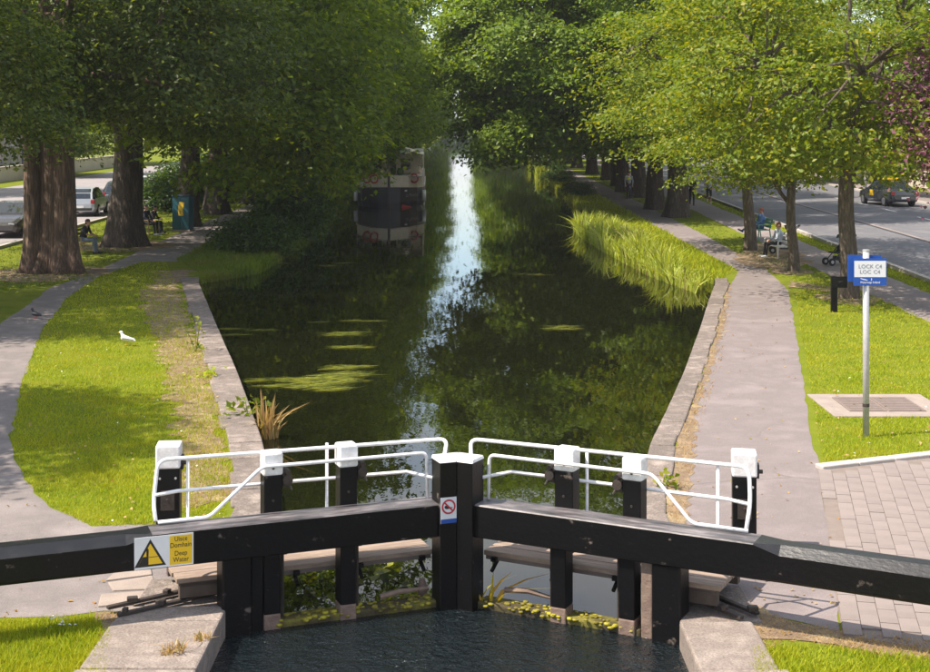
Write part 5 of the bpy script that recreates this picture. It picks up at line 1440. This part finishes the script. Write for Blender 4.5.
# ------------------------------------------------------------------ people
def person(label, loc, rz, pose, top, legs, shoe, hair, scale=1.0, short=False, sleeves=True, cap=None, group=None):
    """local +X forward. One continuous remeshed body; clothing colours by region."""
    sit = pose.startswith('sit')
    J = {}
    if sit:
        pel, chest, neck, head = (0, 0, .53), (-.07, 0, .86), (-.06, 0, 1.06), (-.02, 0, 1.20)
        kn = [(.44, .11, .52), (.44, -.11, .52)]; an = [(.50, .12, .09), (.50, -.12, .09)]; sh = (.0, .17, 1.0)
        if pose == 'sit_cross': kn[0] = (.46, .02, .62); an[0] = (.80, -.02, .38); an[1] = (.55, -.10, .09); kn[1] = (.46, -.10, .52)
        el = [(.06, .25, .76), (.06, -.25, .76)]; wr = [(.27, .15, .66), (.27, -.15, .66)]
        if pose == 'sit_lean': chest, neck, head = (.06, 0, .84), (.14, 0, 1.02), (.20, 0, 1.15); sh = (.12, .18, .97); el = [(.20, .24, .74), (.20, -.24, .74)]; wr = [(.42, .10, .68), (.42, -.10, .68)]
    else:
        pel, chest, neck, head = (0, 0, .95), (.04, 0, 1.28), (.05, 0, 1.47), (.08, 0, 1.61)
        sh = (.03, .18, 1.41)
        if pose == 'run':
            kn = [(.26, .09, .56), (-.02, -.09, .50)]; an = [(.16, .09, .16), (-.34, -.09, .34)]
            el = [(-.18, .24, 1.17), (.10, -.24, 1.15)]; wr = [(.04, .20, 1.02), (.30, -.12, 1.22)]
        else:
            kn = [(.16, .09, .50), (.0, -.09, .50)]; an = [(.18, .09, .09), (-.12, -.09, .10)]
            el = [(-.06, .24, 1.13), (.04, -.24, 1.13)]; wr = [(.06, .23, .90), (.18, -.21, .92)]
    V = Vector
    pel, chest, neck, head = V(pel), V(chest), V(neck), V(head)
    T, LG, SK, SHO = 0, 1, 2, 3
    caps = []   # (p, q, r1, r2, mat)
    def c(p, q, r1, r2, mt_): caps.append((V(p), V(q), r1, r2, mt_))
    c(pel + V((0, .07, 0)), pel + V((0, -.07, 0)), .125, .125, LG)
    c(pel + V((0, 0, .06)), chest, .135, .150, T)
    c(chest + V((0, .05, 0)), chest + V((0, .05, .06)), .13, .11, T); c(chest + V((0, -.05, 0)), chest + V((0, -.05, .06)), .13, .11, T)
    c(neck + V((-.01, 0, -.05)), neck + V((0, 0, .05)), .055, .052, SK)
    c(head + V((-.01, 0, .035)), head + V((.012, 0, -.055)), .092, .066, SK)
    c(head + V((.088, 0, -.005)), head + V((.103, 0, -.03)), .013, .017, SK)
    for s in (1, -1): c(head + V((0, s * .088, -.01)), head + V((-.01, s * .09, .02)), .018, .02, SK)
    for i, s in enumerate((1, -1)):
        S_ = V((sh[0], s * sh[1], sh[2]))
        c(S_ - V((0, s * .06, -.01)), S_, .075, .068, T)
        E, W_ = V(el[i]), V(wr[i])
        c(S_, E, .058, .045, T)
        c(E, W_, .043, .030, T if sleeves else SK)
        d = (W_ - E).normalized(); side = d.cross(V((0, 0, 1)));  side = side.normalized() if side.length > .1 else V((1, 0, 0)); nn = side.cross(d)
        pe = W_ + d * .085
        c(W_ + d * .02, pe - side * .018, .028, .026, SK); c(W_ + d * .02, pe + side * .018, .028, .026, SK)
        for k, (o_, ln_) in enumerate(((-.036, .062), (-.012, .078), (.012, .074), (.036, .056))):
            b_ = pe + side * o_; mdp = b_ + d * ln_ * .55 - nn * .008
            c(b_, mdp, .012, .011, SK); c(mdp, mdp + (d * .8 - nn * .6).normalized() * ln_ * .5, .011, .009, SK)
        tb = W_ + d * .03 + side * .03 * s
        c(tb, tb + (d * .6 + side * .7 * s).normalized() * .05, .014, .011, SK)
        h_ = pel + V((0, s * .09, -.02)); K, A = V(kn[i]), V(an[i])
        c(h_, K, .092, .062, LG)
        c(K, A, .058, .040, SK if short else LG)
        ft = V((.17, 0, -.045)) if A.z < .2 or not pose.startswith('sit') else V((.15, 0, .06))
        if pose == 'run' and i == 1: ft = V((.06, 0, -.17))
        c(A + V((-.03, 0, -.03)), A + ft, .043, .036, SHO)
    m = MB()
    for p, q, r1, r2, mt_ in caps: m.taper(p, q, r1, r2, 8)
    me0 = m.mesh('body_raw', M['skin'])
    tmp = bpy.data.objects.new('tmp_body', me0); COL.objects.link(tmp)
    rm = tmp.modifiers.new('r', 'REMESH'); rm.mode = 'VOXEL'; rm.voxel_size = .0125; rm.use_smooth_shade = True
    sm = tmp.modifiers.new('s', 'SMOOTH'); sm.factor = .4; sm.iterations = 3
    dg = bpy.context.evaluated_depsgraph_get()
    me = bpy.data.meshes.new_from_object(tmp.evaluated_get(dg)); me.name = 'body'
    bpy.data.objects.remove(tmp); bpy.data.meshes.remove(me0)
    me.materials.clear()
    for mt_ in (top, legs, M['skin'], shoe): me.materials.append(mt_)
    nf = len(me.polygons); ce = np.empty(nf * 3, np.float32); me.polygons.foreach_get('center', ce); ce = ce.reshape(-1, 3)
    best = np.full(nf, 1e9); mi = np.zeros(nf, np.int32)
    for p, q, r1, r2, mt_ in caps:
        a, b = np.array(p), np.array(q); ab = b - a; L2 = max(1e-9, float(ab @ ab))
        t = np.clip(((ce - a) @ ab) / L2, 0, 1); dd = np.linalg.norm(ce - a - t[:, None] * ab, axis=1) - (r1 + (r2 - r1) * t)
        k = dd < best; best[k] = dd[k]; mi[k] = mt_
    if short:                                # shorts end above the knee
        pass
    me.polygons.foreach_set('material_index', mi)
    me.polygons.foreach_set('use_smooth', [True] * nf)
    root = empty('person', loc, rz); root.scale = (scale,) * 3; tag(root, label, 'person', group)
    link('body', me, root)
    m = MB(); hc = head + V((-.022, 0, .05)); m.sphere(hc, (.098, .097, .088), 12, 8)
    if cap is None: m.sphere(head + V((-.055, 0, -.0)), (.062, .085, .085), 10, 7)
    m.build('hair' if cap is None else 'cap', cap or hair, root, smooth=True)
    if cap is not None:
        m = MB(); m.sphere(head + V((.09, 0, .06)), (.07, .07, .012), 10, 5); m.build('cap_peak', cap, root, smooth=True)
    for s in (1, -1):
        m = MB(); m.sphere(head + V((.079, s * .032, .018)), .010, 6, 5); m.build('eye', M['signblack'], root)
    return root
c_black = flat('black_cloth', (.014, .014, .017)); c_navy = flat('navy_cloth', (.02, .025, .05)); c_jean = flat('denim', (.06, .10, .22)); c_pale = flat('pale_denim', (.16, .20, .27))
c_blue = flat('blue_shirt', (.10, .20, .42)); c_grey = flat('grey_shirt', (.42, .44, .50)); c_light = flat('light_shirt', (.45, .50, .60)); c_shoe = flat('shoe_dark', (.03, .028, .027)); c_wshoe = flat('shoe_white', (.6, .6, .6))
h_brown = flat('hair_brown', (.05, .03, .018)); h_red = flat('hair_auburn', (.22, .07, .03)); h_dark = flat('hair_dark', (.012, .010, .009)); c_capo = flat('orange_cap', (.35, .10, .05))
q = P(692, 207); person('jogger in black coming along the right footpath', (q.x, q.y, .006), R(-97), 'run', c_black, c_black, c_shoe, h_dark, 1.0, group='joggers on the footpath')
q = P(709, 205); person('jogger in grey shirt and dark shorts on the right footpath', (q.x, q.y, .006), R(-97), 'run', c_grey, c_black, c_wshoe, h_brown, 1.02, short=True, sleeves=True, group='joggers on the footpath')
dv = Vector((math.cos(R(185)), math.sin(R(185)), 0))
person('man in blue shirt and jeans sitting cross-legged on the green bench', B1 + Vector((.05, -.1, -.02)), R(185), 'sit_cross', c_blue, c_jean, c_shoe, h_brown, 1.0, cap=c_capo)
person('auburn-haired person in pale top and black trousers on the white bench', B2 + Vector((.05, .1, -.02)), R(188), 'sit', c_light, c_black, c_wshoe, h_red, .97)
person('man in black T-shirt and pale jeans leaning forward on the tan bench', B3 + Vector((0, 0, -.02)), R(-8), 'sit_lean', c_black, c_pale, c_shoe, h_brown, 1.02, sleeves=False)
person('dark-clothed person sitting in the shade, nearest the trunk', B4 + Vector((0, -.4, -.02)), R(-20), 'sit', c_navy, c_black, c_wshoe, h_dark, 1.0, group='people in the shade')
person('dark-clothed person sitting in the shade, nearest the teal cabinet', B4 + Vector((.02, .42, -.02)), R(-10), 'sit_lean', c_black, c_navy, c_shoe, h_dark, .97, group='people in the shade')
q = P(629, 199); person('person in grey walking between the dark right-bank trunks', (q.x, q.y, .0), R(-100), 'walk', c_grey, c_navy, c_shoe, h_dark, 1.0)

# ------------------------------------------------------------------ birds
def bird(name, label, loc, rz, body, wing, bill, s):
    root = empty(name, loc, rz); root.scale = (s,) * 3; tag(root, label, 'bird')
    m = MB(); m.taper((-.10, 0, .14), (.10, 0, .18), .05, .085, 10); m.taper((.10, 0, .18), (.17, 0, .30), .06, .038, 10); m.sphere((.185, 0, .325), (.055, .045, .045), 10, 7); m.taper((-.10, 0, .14), (-.26, 0, .12), .04, .018, 8)
    tmp = bpy.data.objects.new('t', m.mesh('bird_raw', body)); COL.objects.link(tmp)
    rm = tmp.modifiers.new('r', 'REMESH'); rm.mode = 'VOXEL'; rm.voxel_size = .012; rm.use_smooth_shade = True
    dg = bpy.context.evaluated_depsgraph_get(); me = bpy.data.meshes.new_from_object(tmp.evaluated_get(dg)); me.name = 'body'
    bpy.data.objects.remove(tmp); me.materials.clear(); me.materials.append(body); link('body', me, root)
    for sd in (-1, 1):
        m = MB(); m.taper((.08, sd * .065, .19), (-.22, sd * .035, .155), .045, .012, 8); m.build('wing', wing, root, smooth=True)
        m = MB(); m.tube([(0, sd * .03, .10), (.01, sd * .03, .01), (.05, sd * .035, .004)], .008, 5); m.build('leg', bill, root)
    m = MB(); m.tube([(.23, 0, .325), (.285, 0, .312)], [.014, .004], 6); m.build('bill', bill, root)
q = P(127, 346); bird('gull', 'white gull standing on the left lawn', (q.x, q.y, .03), R(160), flat('gull_white', (.78, .78, .78)), flat('gull_grey', (.55, .56, .58)), M['yellow'], .82)
q = P(36, 319); bird('pigeon', 'dark pigeon walking on the left path', (q.x, q.y, .01), R(150), flat('pigeon_dark', (.04, .042, .05)), flat('pigeon_wing', (.07, .07, .08)), M['signred'], .72)

# ------------------------------------------------------------------ houses and garden walls across the roads
def house(label, x, y, rz, w_, d_, h_, wall, floors=3, cols=3, group=None):
    """front faces local -Y"""
    root = empty('terraced_house', (x, y, 0), rz); tag(root, label, 'house', group)
    m = MB(); m.box2((-w_/2, 0, 0), (w_/2, d_, h_)); m.build('wall', wall, root)
    m = MB(); m.add([(-w_/2 - .1, -.3, h_), (w_/2 + .1, -.3, h_), (w_/2 + .1, d_ + .3, h_), (-w_/2 - .1, d_ + .3, h_), (-w_/2 - .1, d_/2, h_ + 2.2), (w_/2 + .1, d_/2, h_ + 2.2)], [(0, 1, 5, 4), (2, 3, 4, 5), (0, 4, 3), (1, 2, 5), (3, 2, 1, 0)])
    rf = m.build('roof', M['slate'], root)
    m = MB(); m.box2((-w_/2 + .3, d_/2 - .4, h_ + 1.2), (-w_/2 + 1.3, d_/2 + .4, h_ + 3.2)); m.build('chimney', M['brick'], rf)
    for f in range(floors):
        for c_ in range(cols):
            xc = -w_/2 + w_ * (c_ + .5) / cols; zc = 1.7 + f * (h_ - .6) / floors
            if f == 0 and c_ == 0:
                m = MB(); m.box2((xc - .5, -.05, .1), (xc + .5, .02, 2.2)); m.build('door', flat('door_paint', random.choice([(.25, .03, .03), (.02, .06, .2), (.03, .15, .06)])), root, .01)
                continue
            m = MB(); m.box2((xc - .55, -.06, zc - .85), (xc + .55, .03, zc + .85)); wn = m.build('window', M['white'], root)
            for a in (0, 1):
                for b in (0, 1):
                    m = MB(); m.box2((xc - .49 + a * .51, -.075, zc - .79 + b * .81), (xc - .02 + a * .51, -.062, zc - .02 + b * .81)); m.build('pane', M['glass'], wn)
            m = MB(); m.box2((xc - .65, -.16, zc - .95), (xc + .65, -.002, zc - .86)); m.build('sill', M['kerb'], wn)
for k in range(8):
    house('terraced house across the right-hand road', 42.5 + k * .3, 66 + k * 10.1, R(-90), 9.9, 9, 9.5 + (k % 2) * .7, M['brick'] if k % 3 else M['render'], group='terraced houses across the right road')
for k in range(9):
    house('terraced house beyond the left-hand road', -44, 62 + k * 10.1, R(90), 9.9, 9, 9.2 + (k % 2) * .8, M['render'] if k % 3 else M['brick'], group='terraced houses beyond the left road')
root = empty('garden_wall', (0, 0, 0)); tag(root, 'low pale garden wall along the far right pavement', 'wall')
m = MB(); m.box2((33.6, 50, 0), (33.9, 150, 1.15)); m.build('wall_body', M['render'], root)
m = MB(); m.box2((33.54, 50, 1.152), (33.96, 150, 1.22)); m.build('wall_cap', M['kerb'], root)
root = empty('garden_wall', (0, 0, 0)); tag(root, 'low pale garden wall beyond the left road', 'wall')
m = MB(); m.box2((-37.6, 50, 0), (-37.3, 150, 1.15)); m.build('wall_body', M['render'], root)
m = MB(); m.box2((-37.66, 50, 1.152), (-37.24, 150, 1.22)); m.build('wall_cap', M['kerb'], root)

# ------------------------------------------------------------------ small litter: daisies, fallen leaves, grit
def scatter_leaves(name, poly, n, size, mat, label, cat, seed, z=.012, tilt=.35):
    rng = np.random.default_rng(seed)
    pa = np.array([(p[0], p[1]) for p in poly]); x0, y0 = pa.min(0); x1, y1 = pa.max(0)
    Y = y0 + (y1 - y0) * rng.random(n * 8) ** 2.2; X = rng.uniform(x0, x1, n * 8)
    ok = pip(poly, X, Y); X, Y = X[ok][:n], Y[ok][:n]; n = len(X)
    c = np.stack([X, Y, np.full(n, z) + rng.uniform(0, .01, n)], 1)
    nr = rng.normal(size=(n, 3)) * tilt + np.array([0, 0, 1.0])
    o = link(name, leaf_mesh(name, c, nr, size * rng.uniform(.5, 1.4, n), mat, rng=rng)); tag(o, label, cat, kind='stuff')
M['daisy'] = flat('daisy_petal', (.8, .8, .78))
scatter_leaves('daisies', LEFT_LAWN, 50, .042, M['daisy'], 'scattered white daisies in the left lawn', 'flowers', 41, z=.07, tilt=.2)
scatter_leaves('daisies', px((50, 625), (75, 623), (78, 634), (50, 636)), 16, .04, M['daisy'], 'little patch of daisies in the bottom left grass', 'flowers', 42, z=.09, tilt=.2)
scatter_leaves('daisies', RIGHT_LAWN, 18, .042, M['daisy'], 'scattered white daisies in the right lawn', 'flowers', 43, z=.07, tilt=.2)
scatter_leaves('leaf_litter', [(2.8, 14.6), (4.2, 14.2), (5.4, 22), (9.6, 42), (8.6, 42), (6.2, 33), (3.6, 22), (2.8, 17)], 150, .05, M['drygrass'], 'few dry leaves lying on the right towpath', 'leaf litter', 44)
scatter_leaves('leaf_litter', lp, 260, .05, M['drygrass'], 'few dry leaves lying on the left towpath', 'leaf litter', 45)
scatter_leaves('leaf_litter', LEFT_LAWN, 120, .055, M['drygrass'], 'dry leaves lying in the left lawn', 'leaf litter', 46, z=.05)
scatter_leaves('leaf_litter', RIGHT_LAWN, 160, .055, M['drygrass'], 'dry leaves lying in the right lawn', 'leaf litter', 47, z=.05)

# ------------------------------------------------------------------ haze volume added to soften and lift the distance
hz = MB(); hz.box2((-960, -360, -4.2), (960, 1860, 32))
hm = bpy.data.materials.new('added_veil_haze'); hm.use_nodes = True
hn = hm.node_tree.nodes; hn.clear()
ho = hn.new('ShaderNodeOutputMaterial'); hv = hn.new('ShaderNodeVolumePrincipled')
hv.inputs['Color'].default_value = (.93, .95, 1, 1); hv.inputs['Density'].default_value = 0.00028; hv.inputs['Anisotropy'].default_value = 0.2
hm.node_tree.links.new(hv.outputs[0], ho.inputs['Volume'])
tag(hz.build('haze', hm), 'thin haze volume added to soften and lift the distance', 'haze', kind='stuff')
